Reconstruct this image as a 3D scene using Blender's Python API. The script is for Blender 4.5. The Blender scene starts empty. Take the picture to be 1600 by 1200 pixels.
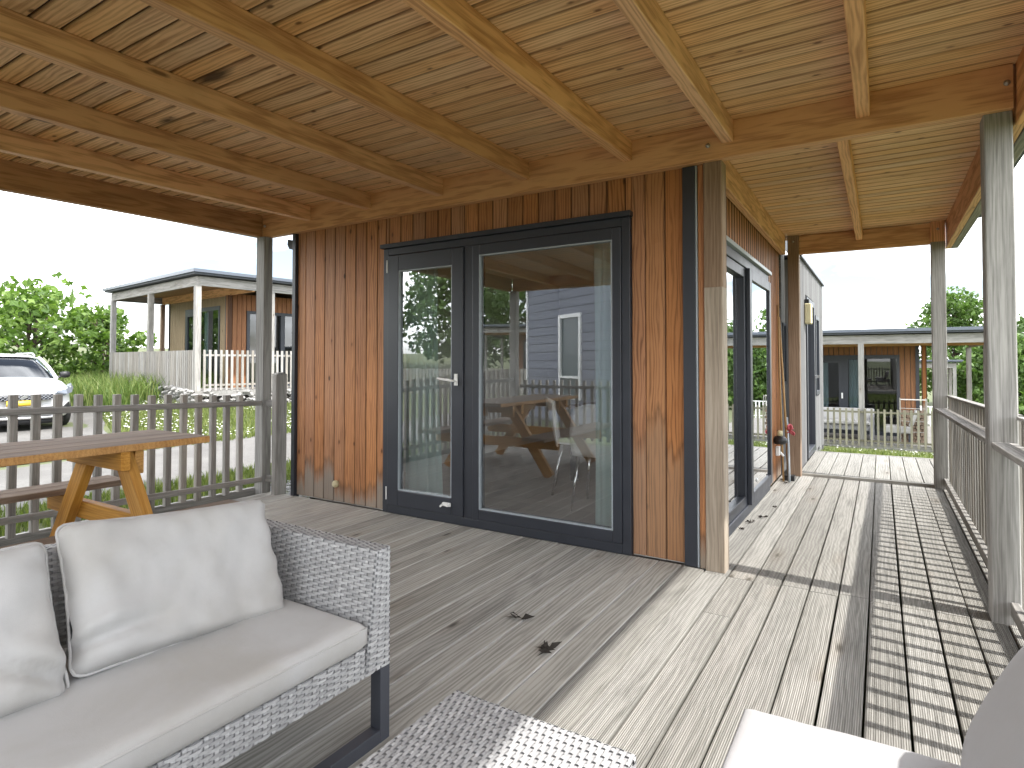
import bpy, math, random
from mathutils import Vector, Matrix, noise
R = random.Random(7)
C = bpy.context.scene.collection
PI = math.pi
# ------------------------------------------------------------------ camera
cam = bpy.data.objects.new('camera', bpy.data.cameras.new('camera')); C.objects.link(cam)
YAW, PITCH = 0.5539, 0.0228
cam.location = (0.9124, -3.546, 1.19)
cam.rotation_euler = (PI/2 + PITCH, 0, YAW)
cam.data.sensor_width = 36; cam.data.lens = 36*932.6/1600
cam.data.shift_y = -55.3/1600
cam.data.clip_start = 0.02; cam.data.clip_end = 2000
bpy.context.scene.camera = cam
# ------------------------------------------------------------------ world
W = bpy.data.worlds.new('World'); bpy.context.scene.world = W; W.use_nodes = True
SUN = Vector((1, -0.07, 1.42)).normalized()
nt = W.node_tree; nt.nodes.clear()
wo = nt.nodes.new('ShaderNodeOutputWorld'); bg = nt.nodes.new('ShaderNodeBackground')
sky = nt.nodes.new('ShaderNodeTexSky'); sky.sky_type = 'NISHITA'; sky.sun_disc = False
sky.sun_elevation = math.asin(SUN.z); sky.sun_rotation = math.radians(94)
tc = nt.nodes.new('ShaderNodeTexCoord'); mp = nt.nodes.new('ShaderNodeMapping')
mp.inputs['Scale'].default_value = (1.2, 1.2, 3.2)
nz = nt.nodes.new('ShaderNodeTexNoise'); nz.inputs['Scale'].default_value = 2.1; nz.inputs['Detail'].default_value = 7
rp = nt.nodes.new('ShaderNodeValToRGB'); rp.color_ramp.elements[0].position = .40; rp.color_ramp.elements[1].position = .60
rp.color_ramp.elements[0].color = (.055, .055, .055, 1)
mx = nt.nodes.new('ShaderNodeMix'); mx.data_type = 'RGBA'
mx.inputs['B'].default_value = (37, 37.4, 38, 1)
L = nt.links.new
L(tc.outputs['Generated'], mp.inputs[0]); L(mp.outputs[0], nz.inputs['Vector']); L(nz.outputs['Fac'], rp.inputs[0])
L(rp.outputs[0], mx.inputs['Factor']); L(sky.outputs[0], mx.inputs['A']); L(mx.outputs['Result'], bg.inputs[0])
bg.inputs[1].default_value = 0.05; L(bg.outputs[0], wo.inputs[0])
sl = bpy.data.lights.new('sun', 'SUN'); sl.energy = 2.0; sl.angle = math.radians(.9); sl.color = (1, .965, .92)
so = bpy.data.objects.new('sun', sl); C.objects.link(so); so.location = (6, 0, 9)
so.rotation_euler = (-SUN).to_track_quat('-Z', 'Y').to_euler()
S = bpy.context.scene
S.view_settings.view_transform = 'Standard'; S.view_settings.look = 'None'
S.view_settings.exposure = 1.93; S.view_settings.gamma = 1
S.render.engine = 'CYCLES'
S.cycles.use_denoising = True
S.cycles.max_bounces = 9; S.cycles.diffuse_bounces = 5; S.cycles.transparent_max_bounces = 16
S.cycles.caustics_reflective = False; S.cycles.caustics_refractive = False; S.cycles.sample_clamp_indirect = 6

# ------------------------------------------------------------------ materials
class NT:
    def __init__(s, name):
        s.m = bpy.data.materials.new(name); s.m.use_nodes = True
        s.t = s.m.node_tree; s.n = s.t.nodes; s.b = s.n['Principled BSDF']
    def new(s, k, **kw):
        x = s.n.new('ShaderNode'+k)
        for a, v in kw.items(): setattr(x, a, v)
        return x
    def l(s, a, b): s.t.links.new(a, b)
    def put(s, sock, v):
        if hasattr(v, 'is_linked') or hasattr(v, 'links'): s.l(v, sock)
        else: sock.default_value = v
    def math(s, op, a, b=0.0, clamp=False):
        x = s.new('Math', operation=op); x.use_clamp = clamp
        s.put(x.inputs[0], a); s.put(x.inputs[1], b); return x.outputs[0]
    def mix(s, f, a, b, mode='MIX'):
        x = s.new('Mix', data_type='RGBA', blend_type=mode)
        for k, v in (('Factor', f), ('A', a), ('B', b)):
            if isinstance(v, tuple) and len(v) == 3: v = (*v, 1)
            s.put(x.inputs[k], v)
        return x.outputs['Result']
    def mapping(s, v, sc, loc=None):
        x = s.new('Mapping'); s.l(v, x.inputs[0]); x.inputs['Scale'].default_value = sc
        if loc is not None: s.put(x.inputs['Location'], loc)
        return x.outputs[0]
    def noise(s, v, scale, detail=4, rough=.55, dist=0):
        x = s.new('TexNoise'); 
        if v is not None: s.l(v, x.inputs['Vector'])
        x.inputs['Scale'].default_value = scale; x.inputs['Detail'].default_value = detail
        x.inputs['Roughness'].default_value = rough; x.inputs['Distortion'].default_value = dist
        return x.outputs['Fac']
    def ramp(s, f, *st):
        x = s.new('ValToRGB'); cr = x.color_ramp
        while len(cr.elements) < len(st): cr.elements.new(.5)
        for e, (p, c) in zip(cr.elements, st):
            e.position = p; e.color = (*c, 1) if isinstance(c, tuple) else (c, c, c, 1)
        s.l(f, x.inputs[0]); return x.outputs[0]
    def bump(s, h, st, d=.002, base=None):
        x = s.new('Bump'); x.inputs['Strength'].default_value = st; x.inputs['Distance'].default_value = d
        s.l(h, x.inputs['Height'])
        if base is not None: s.l(base, x.inputs['Normal'])
        s.l(x.outputs[0], s.b.inputs['Normal']); return x.outputs[0]

def wood(name, dark, light, alt, var=.25, grain=1.0, knots=.5, rough=.65, ridge=0, gray=None, bump=.25, stain=0, edge=None, vert=False, spots=None, gamt=.88, kscale=(3.2, 8), knotcol=None, rings=.5):
    """grain runs along local X of every board; each board gets its own offset and tone"""
    n = NT(name)
    co = n.new('TexCoord').outputs['Object']; oi = n.new('ObjectInfo'); rnd = oi.outputs['Random']
    cx = n.new('CombineXYZ'); off = n.math('MULTIPLY', rnd, 37.0)
    for i in range(3): n.l(off, cx.inputs[i])
    if vert:
        sw = n.new('SeparateXYZ'); n.l(co, sw.inputs[0]); c2 = n.new('CombineXYZ')
        n.l(sw.outputs[2], c2.inputs[0]); n.l(n.math('ADD', sw.outputs[0], sw.outputs[1]), c2.inputs[1]); n.l(n.math('SUBTRACT', sw.outputs[0], sw.outputs[1]), c2.inputs[2]); co = c2.outputs[0]
    v = n.mapping(co, (1, 1, 1), cx.outputs[0])
    fine = n.noise(n.mapping(v, (2.2, 95*grain, 95*grain)), 1.6, 6, .7, .15)
    mid = n.noise(n.mapping(v, (.9, 14, 14)), 1.3, 4, .55, .6)
    wv = n.new('TexWave', wave_type='BANDS', bands_direction='Y'); n.l(n.mapping(v, (.13, 1, 1)), wv.inputs['Vector'])
    wv.inputs['Scale'].default_value = 15; wv.inputs['Distortion'].default_value = 10; wv.inputs['Detail'].default_value = 2.5
    wv.inputs['Detail Scale'].default_value = 1.1
    g = n.math('ADD', n.math('MULTIPLY', fine, .62), n.math('ADD', n.math('MULTIPLY', mid, .42), n.math('MULTIPLY', wv.outputs['Fac'], .20*rings)))
    col = n.ramp(g, (.42, dark), (.70, light))
    col = n.mix(n.math('MULTIPLY', n.math('FRACT', n.math('MULTIPLY', rnd, 7.3)), .75), col, n.mix(1.0, col, alt, 'MULTIPLY'))
    if knots:
        vo = n.new('TexVoronoi'); n.l(n.mapping(v, (kscale[0], kscale[1], kscale[1])), vo.inputs['Vector']); vo.inputs['Scale'].default_value = 1
        vo.inputs['Randomness'].default_value = 1
        sep = n.new('SeparateColor'); n.l(vo.outputs['Color'], sep.inputs[0])
        on = n.math('LESS_THAN', sep.outputs[0], .42*knots)
        kd = n.math('ADD', vo.outputs['Distance'], n.math('MULTIPLY', n.noise(v, 30, 2), .05))
        k = n.math('MULTIPLY', on, n.ramp(kd, (.09, 1.0), (.17, 0.0)))
        halo = n.math('MULTIPLY', on, n.ramp(kd, (.12, .55), (.5, 0.0)))
        col = n.mix(n.math('MULTIPLY', halo, .6), col, n.mix(1.0, col, (.72, .60, .5), 'MULTIPLY'))
        col = n.mix(n.math('MULTIPLY', k, .85), col, knotcol or tuple(c*.28 for c in dark))
    if stain:
        st = n.noise(n.mapping(v, (1.1, 4, 4)), 1.7, 5, .6, .8)
        col = n.mix(n.math('MULTIPLY', n.ramp(st, (.55, 0.0), (.75, 1.0)), stain), col, tuple(c*.42 for c in dark))
    if spots:
        gp_ = n.new('NewGeometry').outputs['Position']
        for (sx_, sy_, rx_, ry_) in spots:
            d_ = n.new('VectorMath', operation='LENGTH'); n.l(n.mapping(gp_, (1/rx_, 1/ry_, 0), None), d_.inputs[0])
            d_.inputs[0].links[0].from_node.inputs['Location'].default_value = (-sx_/rx_, -sy_/ry_, 0)
            dd = n.math('ADD', d_.outputs['Value'], n.math('MULTIPLY', n.math('SUBTRACT', mid, .5), 1.6))
            col = n.mix(n.ramp(dd, (.3, .9), (1.1, 0.0)), col, (.035, .02, .012))
    if gray:
        # weathered bleaching climbing from the wet foot of the wall, ragged board by board
        geo = n.new('NewGeometry'); sp = n.new('SeparateXYZ'); n.l(geo.outputs['Position'], sp.inputs[0])
        h0, h1, gc = gray
        wob = n.math('ADD', n.math('MULTIPLY', n.math('FRACT', n.math('MULTIPLY', rnd, 13.7)), h1), n.math('MULTIPLY', n.noise(n.mapping(v, (2.5, 16, 16)), 1.5, 4), .55*h0+.2))
        f = n.ramp(n.math('SUBTRACT', n.math('ADD', wob, h0), sp.outputs[2]), (.03, 0.0), (.17, 1.0))
        col = n.mix(n.math('MULTIPLY', f, gamt), col, n.mix(n.math('MULTIPLY', fine, .9), tuple(c*.45 for c in gc), gc))
        rim = n.ramp(n.math('SUBTRACT', n.math('ADD', wob, h0), sp.outputs[2]), (-.06+.06, 0.0), (.05, .8), (.14, 0.0))
        col = n.mix(n.math('MULTIPLY', rim, mid), col, (.06, .035, .02))
    if edge:  # dark tones paint the shade of board gaps; the deck's pale tone is wear
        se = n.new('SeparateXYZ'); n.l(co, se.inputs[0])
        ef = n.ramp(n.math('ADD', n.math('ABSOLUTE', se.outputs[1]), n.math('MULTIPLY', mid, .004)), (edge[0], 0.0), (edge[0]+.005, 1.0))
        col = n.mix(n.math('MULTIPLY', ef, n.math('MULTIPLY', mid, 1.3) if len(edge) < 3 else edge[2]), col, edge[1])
    hs = n.new('HueSaturation'); n.l(col, hs.inputs['Color'])
    n.put(hs.inputs['Value'], n.math('ADD', 1-var, n.math('MULTIPLY', rnd, 2*var)))
    n.put(hs.inputs['Saturation'], n.math('ADD', .93, n.math('MULTIPLY', n.math('FRACT', n.math('MULTIPLY', rnd, 5.1)), .14)))
    col = hs.outputs[0]
    h = n.math('ADD', n.math('MULTIPLY', fine, .6), n.math('MULTIPLY', mid, .3))
    if ridge:
        sx = n.new('SeparateXYZ'); n.l(co, sx.inputs[0])
        rd = n.math('SINE', n.math('MULTIPLY', sx.outputs[1], 2*PI/ridge))
        groove = n.ramp(rd, (.0, 1.0), (.45, 0.0))      # clamped: only the troughs
        gm = n.math('MULTIPLY', groove, n.math('ADD', .35, n.math('MULTIPLY', mid, .5)))
        col = n.mix(gm, col, n.mix(1.0, col, (.52, .51, .48), 'MULTIPLY'))
        h = n.math('ADD', n.math('MULTIPLY', h, .5), n.math('MULTIPLY', rd, .55))
    n.l(col, n.b.inputs['Base Color'])
    n.put(n.b.inputs['Roughness'], n.math('ADD', rough-.08, n.math('MULTIPLY', fine, .2)))
    n.b.inputs['Specular IOR Level'].default_value = .3
    n.bump(h, bump, .004)
    return n.m

def plain(name, col, rough=.5, metal=0, nscale=0, namt=.15, bump=0, spec=.5, coat=0):
    n = NT(name); b = n.b
    b.inputs['Base Color'].default_value = (*col, 1); b.inputs['Roughness'].default_value = rough
    b.inputs['Metallic'].default_value = metal; b.inputs['Specular IOR Level'].default_value = spec
    if coat: b.inputs['Coat Weight'].default_value = coat; b.inputs['Coat Roughness'].default_value = .04
    if nscale:
        f = n.noise(n.new('TexCoord').outputs['Object'], nscale, 6, .6)
        c = n.mix(f, tuple(x*(1-namt*1.6) for x in col), tuple(min(1, x*(1+namt)) for x in col)); n.l(c, b.inputs['Base Color'])
        n.put(b.inputs['Roughness'], n.math('ADD', rough-.1, n.math('MULTIPLY', f, .2)))
        if bump: n.bump(f, bump, .003)
    return n.m

M = {}
M['ceil'] = wood('ceiling_pine', (.46, .238, .105), (.84, .555, .305), (.91, .82, .70), .10, .9, 1.3, .6, bump=.15, stain=.10, rings=1.0, kscale=(6, 12), spots=((-1.72, -1.93, .16, .05), (-2.42, -1.77, .12, .045)), knotcol=(.10, .04, .015), edge=(.0452, (.09, .036, .013), .62))  # edge puts the shade of the plank gaps into the colour
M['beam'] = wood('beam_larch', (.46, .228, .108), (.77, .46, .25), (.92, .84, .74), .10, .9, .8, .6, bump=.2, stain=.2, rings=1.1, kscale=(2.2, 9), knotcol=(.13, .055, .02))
M['beam_shade'] = wood('beam_shaded', (.29, .155, .082), (.50, .30, .17), (.9, .84, .76), .08, .9, .8, .65, bump=.2, stain=.3, rings=1.0, kscale=(2.2, 9))  # beam wood with the left edge beam's shade put into the colour
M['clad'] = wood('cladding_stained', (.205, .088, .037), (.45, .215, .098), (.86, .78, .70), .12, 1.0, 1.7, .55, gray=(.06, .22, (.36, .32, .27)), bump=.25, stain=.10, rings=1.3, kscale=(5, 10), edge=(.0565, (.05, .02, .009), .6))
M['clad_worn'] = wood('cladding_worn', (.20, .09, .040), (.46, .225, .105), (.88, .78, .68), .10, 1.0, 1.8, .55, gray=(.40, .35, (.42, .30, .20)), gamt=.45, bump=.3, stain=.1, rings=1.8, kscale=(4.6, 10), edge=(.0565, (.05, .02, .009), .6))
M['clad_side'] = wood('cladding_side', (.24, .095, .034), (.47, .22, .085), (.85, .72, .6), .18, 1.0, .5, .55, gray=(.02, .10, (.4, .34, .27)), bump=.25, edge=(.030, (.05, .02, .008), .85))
M['grey'] = wood('weathered_post', (.165, .16, .15), (.37, .36, .342), (.84, .81, .77), .14, 1.2, .4, .8, bump=.4, rings=.5, stain=.25, knotcol=(.09, .075, .06))
M['greypick'] = wood('weathered_picket', (.19, .182, .168), (.43, .412, .385), (.84, .78, .70), .16, 1.2, .3, .8, bump=.4, rings=.4, stain=.25)
M['post_brown'] = wood('brown_post', (.20, .13, .085), (.36, .26, .18), (.8, .74, .68), .1, 1.0, .35, .7, bump=.25)
M['post_low'] = wood('post_lower', (.23, .185, .14), (.42, .36, .29), (.8, .76, .7), .1, 1.0, .25, .8, bump=.3)
M['deck'] = wood('deck_board', (.218, .21, .188), (.44, .426, .39), (.84, .825, .80), .13, 1.1, .5, .8, ridge=0, bump=.45, edge=(.0595, (.52, .51, .48)), stain=.4, rings=.9, knotcol=(.06, .055, .045), kscale=(2.4, 8))
M['deck_ridge'] = wood('deck_board_grooved', (.178, .173, .156), (.365, .355, .328), (.82, .81, .79), .12, 1.1, .4, .8, ridge=.0068, bump=.55, stain=.35, rings=.7, knotcol=(.07, .06, .045), kscale=(2.2, 8))
M['table_top'] = wood('table_weathered', (.15, .105, .075), (.31, .235, .175), (.85, .8, .76), .12, 1.2, .3, .75, bump=.35)
M['table_leg'] = wood('table_stained', (.36, .165, .035), (.60, .335, .095), (.88, .82, .74), .08, 1.0, .5, .55, bump=.2, stain=.15)
M['anthra'] = plain('anthracite', (.028, .032, .042), .42, 0, 9, .12, spec=.5)
M['black'] = plain('black_plastic', (.012, .012, .013), .45)
M['dark'] = plain('dark_underlay', (.018, .015, .012), .9)
M['steel'] = plain('frame_metal', (.055, .06, .075), .4, 0, 14, .15)
M['white'] = plain('white_plastic', (.78, .78, .76), .35)
M['cream'] = plain('cream_plastic', (.55, .49, .30), .45, 0, 20, .06)
M['chrome'] = plain('chrome', (.75, .75, .76), .18, 1)
M['galv'] = plain('bolt_zinc', (.42, .40, .36), .45, .8, 60, .2)
M['seal'] = plain('pane_seal', (.33, .37, .40), .35)
M['wall_in'] = plain('interior_wall', (.74, .73, .70), .8, 0, 3, .03)
M['roof'] = plain('roof_felt', (.05, .056, .065), .7, 0, 6, .15)
M['pink'] = plain('pink_cloth', (.52, .11, .13), .8, 0, 30, .2)
M['cane'] = plain('cane', (.36, .22, .09), .6, 0, 25, .2)
M['leaf_dead'] = plain('dead_leaf', (.035, .028, .022), .9, 0, 40, .4)
M['stone'] = plain('pale_stone', (.27, .262, .25), .85, 0, 5, .25, .3)
M['gravel'] = plain('grey_gravel', (.22, .22, .225), .85, 0, 12, .35)
M['red'] = plain('red_plastic', (.42, .03, .03), .4)

def fabric(name, col, dirt=.2):
    n = NT(name); o = n.new('TexCoord').outputs['Object']
    big = n.noise(o, 3.2, 5, .6, .3); sm = n.noise(o, 55, 3, .7)
    c = n.mix(n.ramp(big, (.40, 0.0), (.72, dirt)), col, tuple(a*b for a, b in zip(col, (.66, .60, .50))))
    c = n.mix(n.math('MULTIPLY', n.ramp(sm, (.55, 0.0), (.8, 1.0)), .12), c, tuple(a*.7 for a in col))
    vo = n.new('TexVoronoi'); n.l(o, vo.inputs['Vector']); vo.inputs['Scale'].default_value = 4.5
    sp = n.new('SeparateColor'); n.l(vo.outputs['Color'], sp.inputs[0])
    spot = n.math('MULTIPLY', n.math('LESS_THAN', sp.outputs[0], .16), n.ramp(vo.outputs['Distance'], (.03, 1.0), (.075, 0.0)))
    c = n.mix(n.math('MULTIPLY', spot, .35), c, (.42, .29, .12))
    n.l(c, n.b.inputs['Base Color']); n.b.inputs['Roughness'].default_value = .92
    n.b.inputs['Specular IOR Level'].default_value = .15
    n.b.inputs['Sheen Weight'].default_value = .15
    ck = n.new('TexChecker'); n.l(o, ck.inputs[0]); ck.inputs['Scale'].default_value = 700
    w1 = n.noise(n.mapping(o, (1, 1, 1)), 420, 2, .5)
    hh = n.math('ADD', n.math('MULTIPLY', w1, .12), n.math('MULTIPLY', n.noise(o, 9, 4, .5, .4), 1.0))
    n.bump(hh, .35, .006)
    return n.m
M['fabric'] = fabric('cushion_fabric', (.46, .455, .448), .4)
M['fabric_white'] = fabric('seat_fabric', (.37, .366, .372), .25)

def wicker():
    n = NT('wicker_strand'); g = n.new('NewGeometry'); o = n.new('TexCoord').outputs['Object']
    isl = g.outputs['Random Per Island']
    c = n.ramp(isl, (.0, (.40, .40, .40)), (.45, (.47, .47, .468)), (.8, (.52, .52, .517)), (1.0, (.60, .60, .595)))
    c = n.mix(n.noise(o, 160, 2), n.mix(1.0, c, (.72, .72, .73), 'MULTIPLY'), c)
    n.l(c, n.b.inputs['Base Color']); n.b.inputs['Roughness'].default_value = .5
    return n.m
M['wicker'] = wicker()
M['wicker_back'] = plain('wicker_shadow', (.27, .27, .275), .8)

def glass(name, base, tint=(.9, .94, .93), mul=1.6):
    n = NT(name); n.n.remove(n.b)
    tr = n.new('BsdfTransparent'); tr.inputs[0].default_value = (*tint, 1)
    gl = n.new('BsdfGlossy'); gl.inputs['Roughness'].default_value = 0.0; gl.inputs[0].default_value = (.93, .95, .98, 1)
    fr = n.new('Fresnel'); fr.inputs[0].default_value = 1.5
    bn = n.new('Bump'); bn.inputs['Strength'].default_value = .015; bn.inputs['Distance'].default_value = .02
    n.l(n.noise(n.new('TexCoord').outputs['Object'], 1.3, 1), bn.inputs['Height']); n.l(bn.outputs[0], gl.inputs['Normal'])
    f = n.math('ADD', base, n.math('MULTIPLY', fr.outputs[0], mul), True)
    ms = n.new('MixShader'); n.l(f, ms.inputs[0]); n.l(tr.outputs[0], ms.inputs[1]); n.l(gl.outputs[0], ms.inputs[2])
    n.l(ms.outputs[0], n.n['Material Output'].inputs[0]); return n.m
M['glass'] = glass('window_glass', .20, (.97, .985, .98), mul=1.7)
M['glass_far'] = glass('window_glass_far', .06, (.5, .55, .58), 1.1)
M['carglass'] = glass('car_glass', .03, (.18, .23, .28), 1.0)

def leafmat(name, a, b, c, trans=.3):
    n = NT(name); isl = n.new('NewGeometry').outputs['Random Per Island']
    col = n.ramp(isl, (0, a), (.55, b), (1, c)); n.l(col, n.b.inputs['Base Color'])
    n.b.inputs['Roughness'].default_value = .5; n.b.inputs['Specular IOR Level'].default_value = .3
    tl = n.new('BsdfTranslucent'); n.l(n.mix(1.0, col, (1.0, 1.15, .5), 'MULTIPLY'), tl.inputs[0])
    ms = n.new('MixShader'); ms.inputs[0].default_value = trans
    n.l(n.b.outputs[0], ms.inputs[1]); n.l(tl.outputs[0], ms.inputs[2]); n.l(ms.outputs[0], n.n['Material Output'].inputs[0])
    return n.m
M['leaf_maple'] = leafmat('maple_leaf', (.055, .105, .022), (.115, .195, .042), (.20, .29, .075), .4)
M['leaf_dark'] = leafmat('tree_leaf', (.045, .085, .02), (.085, .15, .036), (.14, .22, .06), .3)
M['grassblade'] = leafmat('grass_blade', (.075, .105, .028), (.14, .18, .05), (.24, .26, .09), .3)
M['grasslong'] = leafmat('long_grass', (.07, .12, .025), (.13, .20, .05), (.25, .27, .10), .3)
M['daisy'] = plain('daisy_petal', (.80, .80, .76), .7)
M['bark'] = plain('bark', (.10, .075, .055), .9, 0, 12, .35, .5)
M['curtain'] = None
def curtain():
    n = NT('sheer_curtain'); n.b.inputs['Base Color'].default_value = (.66, .82, .80, 1); n.b.inputs['Roughness'].default_value = .9
    tl = n.new('BsdfTranslucent'); tl.inputs[0].default_value = (.70, .86, .84, 1)
    ms = n.new('MixShader'); ms.inputs[0].default_value = .45
    n.l(n.b.outputs[0], ms.inputs[1]); n.l(tl.outputs[0], ms.inputs[2]); n.l(ms.outputs[0], n.n['Material Output'].inputs[0]); return n.m
M['curtain'] = curtain()

def groundmat(name, a, b, c, s1, s2, bump=.4):
    n = NT(name); p = n.new('NewGeometry').outputs['Position']
    f = n.noise(p, s1, 6, .6); g = n.noise(p, s2, 4, .7)
    col = n.mix(n.ramp(f, (.35, 0.0), (.65, 1.0)), a, b); col = n.mix(n.math('MULTIPLY', n.ramp(g, (.5, 0.0), (.7, 1.0)), .6), col, c)
    n.l(col, n.b.inputs['Base Color']); n.b.inputs['Roughness'].default_value = .95; n.bump(g, bump, .02); return n.m
M['turf'] = groundmat('turf', (.055, .070, .026), (.095, .110, .042), (.12, .115, .055), .7, 14)
M['road'] = groundmat('road_surface', (.10, .096, .09), (.14, .135, .127), (.07, .067, .064), 1.2, 26)

def floormat():
    n = NT('laminate_floor'); p = n.new('NewGeometry').outputs['Position']
    br = n.new('TexBrick'); n.l(n.mapping(p, (1, 1, 1)), br.inputs['Vector']); br.inputs['Scale'].default_value = 1
    br.inputs['Brick Width'].default_value = 1.2; br.inputs['Row Height'].default_value = .19; br.inputs['Mortar Size'].default_value = .002
    br.inputs['Color1'].default_value = (.29, .245, .22, 1); br.inputs['Color2'].default_value = (.37, .315, .285, 1); br.inputs['Mortar'].default_value = (.08, .07, .06, 1)
    f = n.noise(n.mapping(p, (2, 30, 1)), 2, 5)
    n.l(n.mix(n.math('MULTIPLY', f, .5), br.outputs[0], (.20, .17, .15)), n.b.inputs['Base Color']); n.b.inputs['Roughness'].default_value = .35; return n.m
M['laminate'] = floormat()
M['paint'] = plain('car_paint', (.68, .68, .685), .3, 0, 0, coat=1)
M['tyre'] = plain('tyre_rubber', (.02, .02, .02), .85)
M['plate'] = plain('plate_yellow', (.75, .50, .05), .4)
M['lamp_glass'] = plain('lamp_lens', (.16, .18, .21), .15, .3)
M['lap'] = wood('lap_siding', (.19, .20, .245), (.26, .275, .33), (.95, .95, .95), .05, .6, 0, .6, bump=.1)
M['graywall'] = wood('silvered_wall', (.10, .10, .099), (.20, .198, .197), (.8, .8, .79), .1, .8, .3, .8, bump=.3, vert=True)
M['graybldg'] = wood('silvered_cladding', (.085, .085, .085), (.20, .198, .197), (.80, .79, .78), .2, .8, .4, .8, bump=.3, stain=.45)

# ------------------------------------------------------------------ mesh helpers
class MB:
    def __init__(s): s.v = []; s.f = []
    def add(s, vs, fs):
        o = len(s.v); s.v += [tuple(v) for v in vs]; s.f += [tuple(i+o for i in f) for f in fs]; return s
    def box(s, lo, hi):
        x0, y0, z0 = lo; x1, y1, z1 = hi
        return s.add([(x0,y0,z0),(x1,y0,z0),(x1,y1,z0),(x0,y1,z0),(x0,y0,z1),(x1,y0,z1),(x1,y1,z1),(x0,y1,z1)],
                     [(0,3,2,1),(4,5,6,7),(0,1,5,4),(1,2,6,5),(2,3,7,6),(3,0,4,7)])
    def bar(s, a, b, w, t, up=(0,0,1)):
        a = Vector(a); b = Vector(b); d = (b-a).normalized(); up = Vector(up)
        sd = up.cross(d).normalized(); u = d.cross(sd)
        vs = [p + sd*i*w/2 + u*j*t/2 for p in (a, b) for i, j in ((-1,-1),(1,-1),(1,1),(-1,1))]
        return s.add(vs, [(0,3,2,1),(4,5,6,7),(0,1,5,4),(1,2,6,5),(2,3,7,6),(3,0,4,7)])
    def tube(s, pts, r, n=8, cap=True, rr=None):
        pts = [Vector(p) for p in pts]; base = len(s.v); ref = None
        for i, p in enumerate(pts):
            d = (pts[min(i+1, len(pts)-1)] - pts[max(i-1, 0)]).normalized()
            if ref is None: ref = d.orthogonal().normalized()
            ref = (ref - d*ref.dot(d)).normalized(); q = d.cross(ref); rad = rr[i] if rr else r
            for k in range(n):
                a = 2*PI*k/n; s.v.append(tuple(p + (ref*math.cos(a) + q*math.sin(a))*rad))
        for i in range(len(pts)-1):
            for k in range(n):
                a = base+i*n+k; b = base+i*n+(k+1) % n; s.f.append((a, b, b+n, a+n))
        if cap:
            s.f.append(tuple(base+k for k in range(n))[::-1]); s.f.append(tuple(base+(len(pts)-1)*n+k for k in range(n)))
        return s
    def lathe(s, prof, c=(0,0,0), n=16, axis='z'):
        base = len(s.v)
        for r, z in prof:
            for k in range(n):
                a = 2*PI*k/n; x, y = r*math.cos(a), r*math.sin(a)
                p = (x, y, z) if axis == 'z' else ((x, z, y) if axis == 'y' else (z, x, y))
                s.v.append((p[0]+c[0], p[1]+c[1], p[2]+c[2]))
        for i in range(len(prof)-1):
            for k in range(n):
                a = base+i*n+k; b = base+i*n+(k+1) % n; s.f.append((a, b, b+n, a+n))
        s.f.append(tuple(base+k for k in range(n))[::-1]); s.f.append(tuple(base+(len(prof)-1)*n+k for k in range(n)))
        return s
    def grid(s, P, nu, nv):
        base = len(s.v)
        for j in range(nv+1):
            for i in range(nu+1): s.v.append(tuple(P(i/nu, j/nv)))
        for j in range(nv):
            for i in range(nu):
                a = base+j*(nu+1)+i; s.f.append((a, a+1, a+nu+2, a+nu+1))
        return s
    def mesh(s, name, smooth=False):
        m = bpy.data.meshes.new(name); m.from_pydata(s.v, [], s.f); m.update()
        if smooth:
            m.polygons.foreach_set('use_smooth', [True]*len(m.polygons))
        return m

WM = {}     # world matrix of each object we made (avoids depsgraph updates)
def link(name, mesh, parent=None, mw=None, mat=None, **props):
    o = bpy.data.objects.new(name, mesh); C.objects.link(o)
    mw = mw or Matrix.Identity(4)
    if mat is not None and mesh is not None and len(mesh.materials) == 0: mesh.materials.append(mat)
    if parent is not None:
        o.parent = parent; o.matrix_basis = WM[parent.name].inverted() @ mw
    else: o.matrix_basis = mw
    WM[o.name] = mw
    for k, v in props.items(): o[k] = v
    return o
def thing(name, label, cat, loc=(0,0,0), rz=0, group=None):
    mw = Matrix.Translation(loc) @ Matrix.Rotation(rz, 4, 'Z')
    o = link(name, None, None, mw); o['label'] = label; o['category'] = cat
    if group: o['group'] = group
    o.empty_display_size = .2
    return o
def build(mb, name, mat, parent=None, mw=None, smooth=False, **props):
    return link(name, mb.mesh(name, smooth), parent, mw, mat, **props)
def bevel(o, w=.004, seg=2, ang=40):
    b = o.modifiers.new('bevel', 'BEVEL'); b.width = w; b.segments = seg; b.limit_method = 'ANGLE'; b.angle_limit = math.radians(ang); return o
_pm = {}
def plank_mesh(Ln, w, t, ch, mat):
    k = (round(Ln, 3), round(w, 4), round(t, 4), ch, mat.name)
    if k in _pm: return _pm[k]
    hx, hy, hz = Ln/2, w/2, t/2
    if ch:
        sec = [(-hy+ch,-hz),(hy-ch,-hz),(hy,-hz+ch),(hy,hz-ch),(hy-ch,hz),(-hy+ch,hz),(-hy,hz-ch),(-hy,-hz+ch)]
    else: sec = [(-hy,-hz),(hy,-hz),(hy,hz),(-hy,hz)]
    n = len(sec)
    b = MB(); b.add([(-hx, y, z) for y, z in sec]+[(hx, y, z) for y, z in sec],
          [(i, (i+1) % n, (i+1) % n+n, i+n) for i in range(n)] + [tuple(range(n))[::-1], tuple(range(n, 2*n))])
    b.f = [f[::-1] for f in b.f]
    m = b.mesh('board'); m.materials.append(mat); _pm[k] = m; return m
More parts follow.
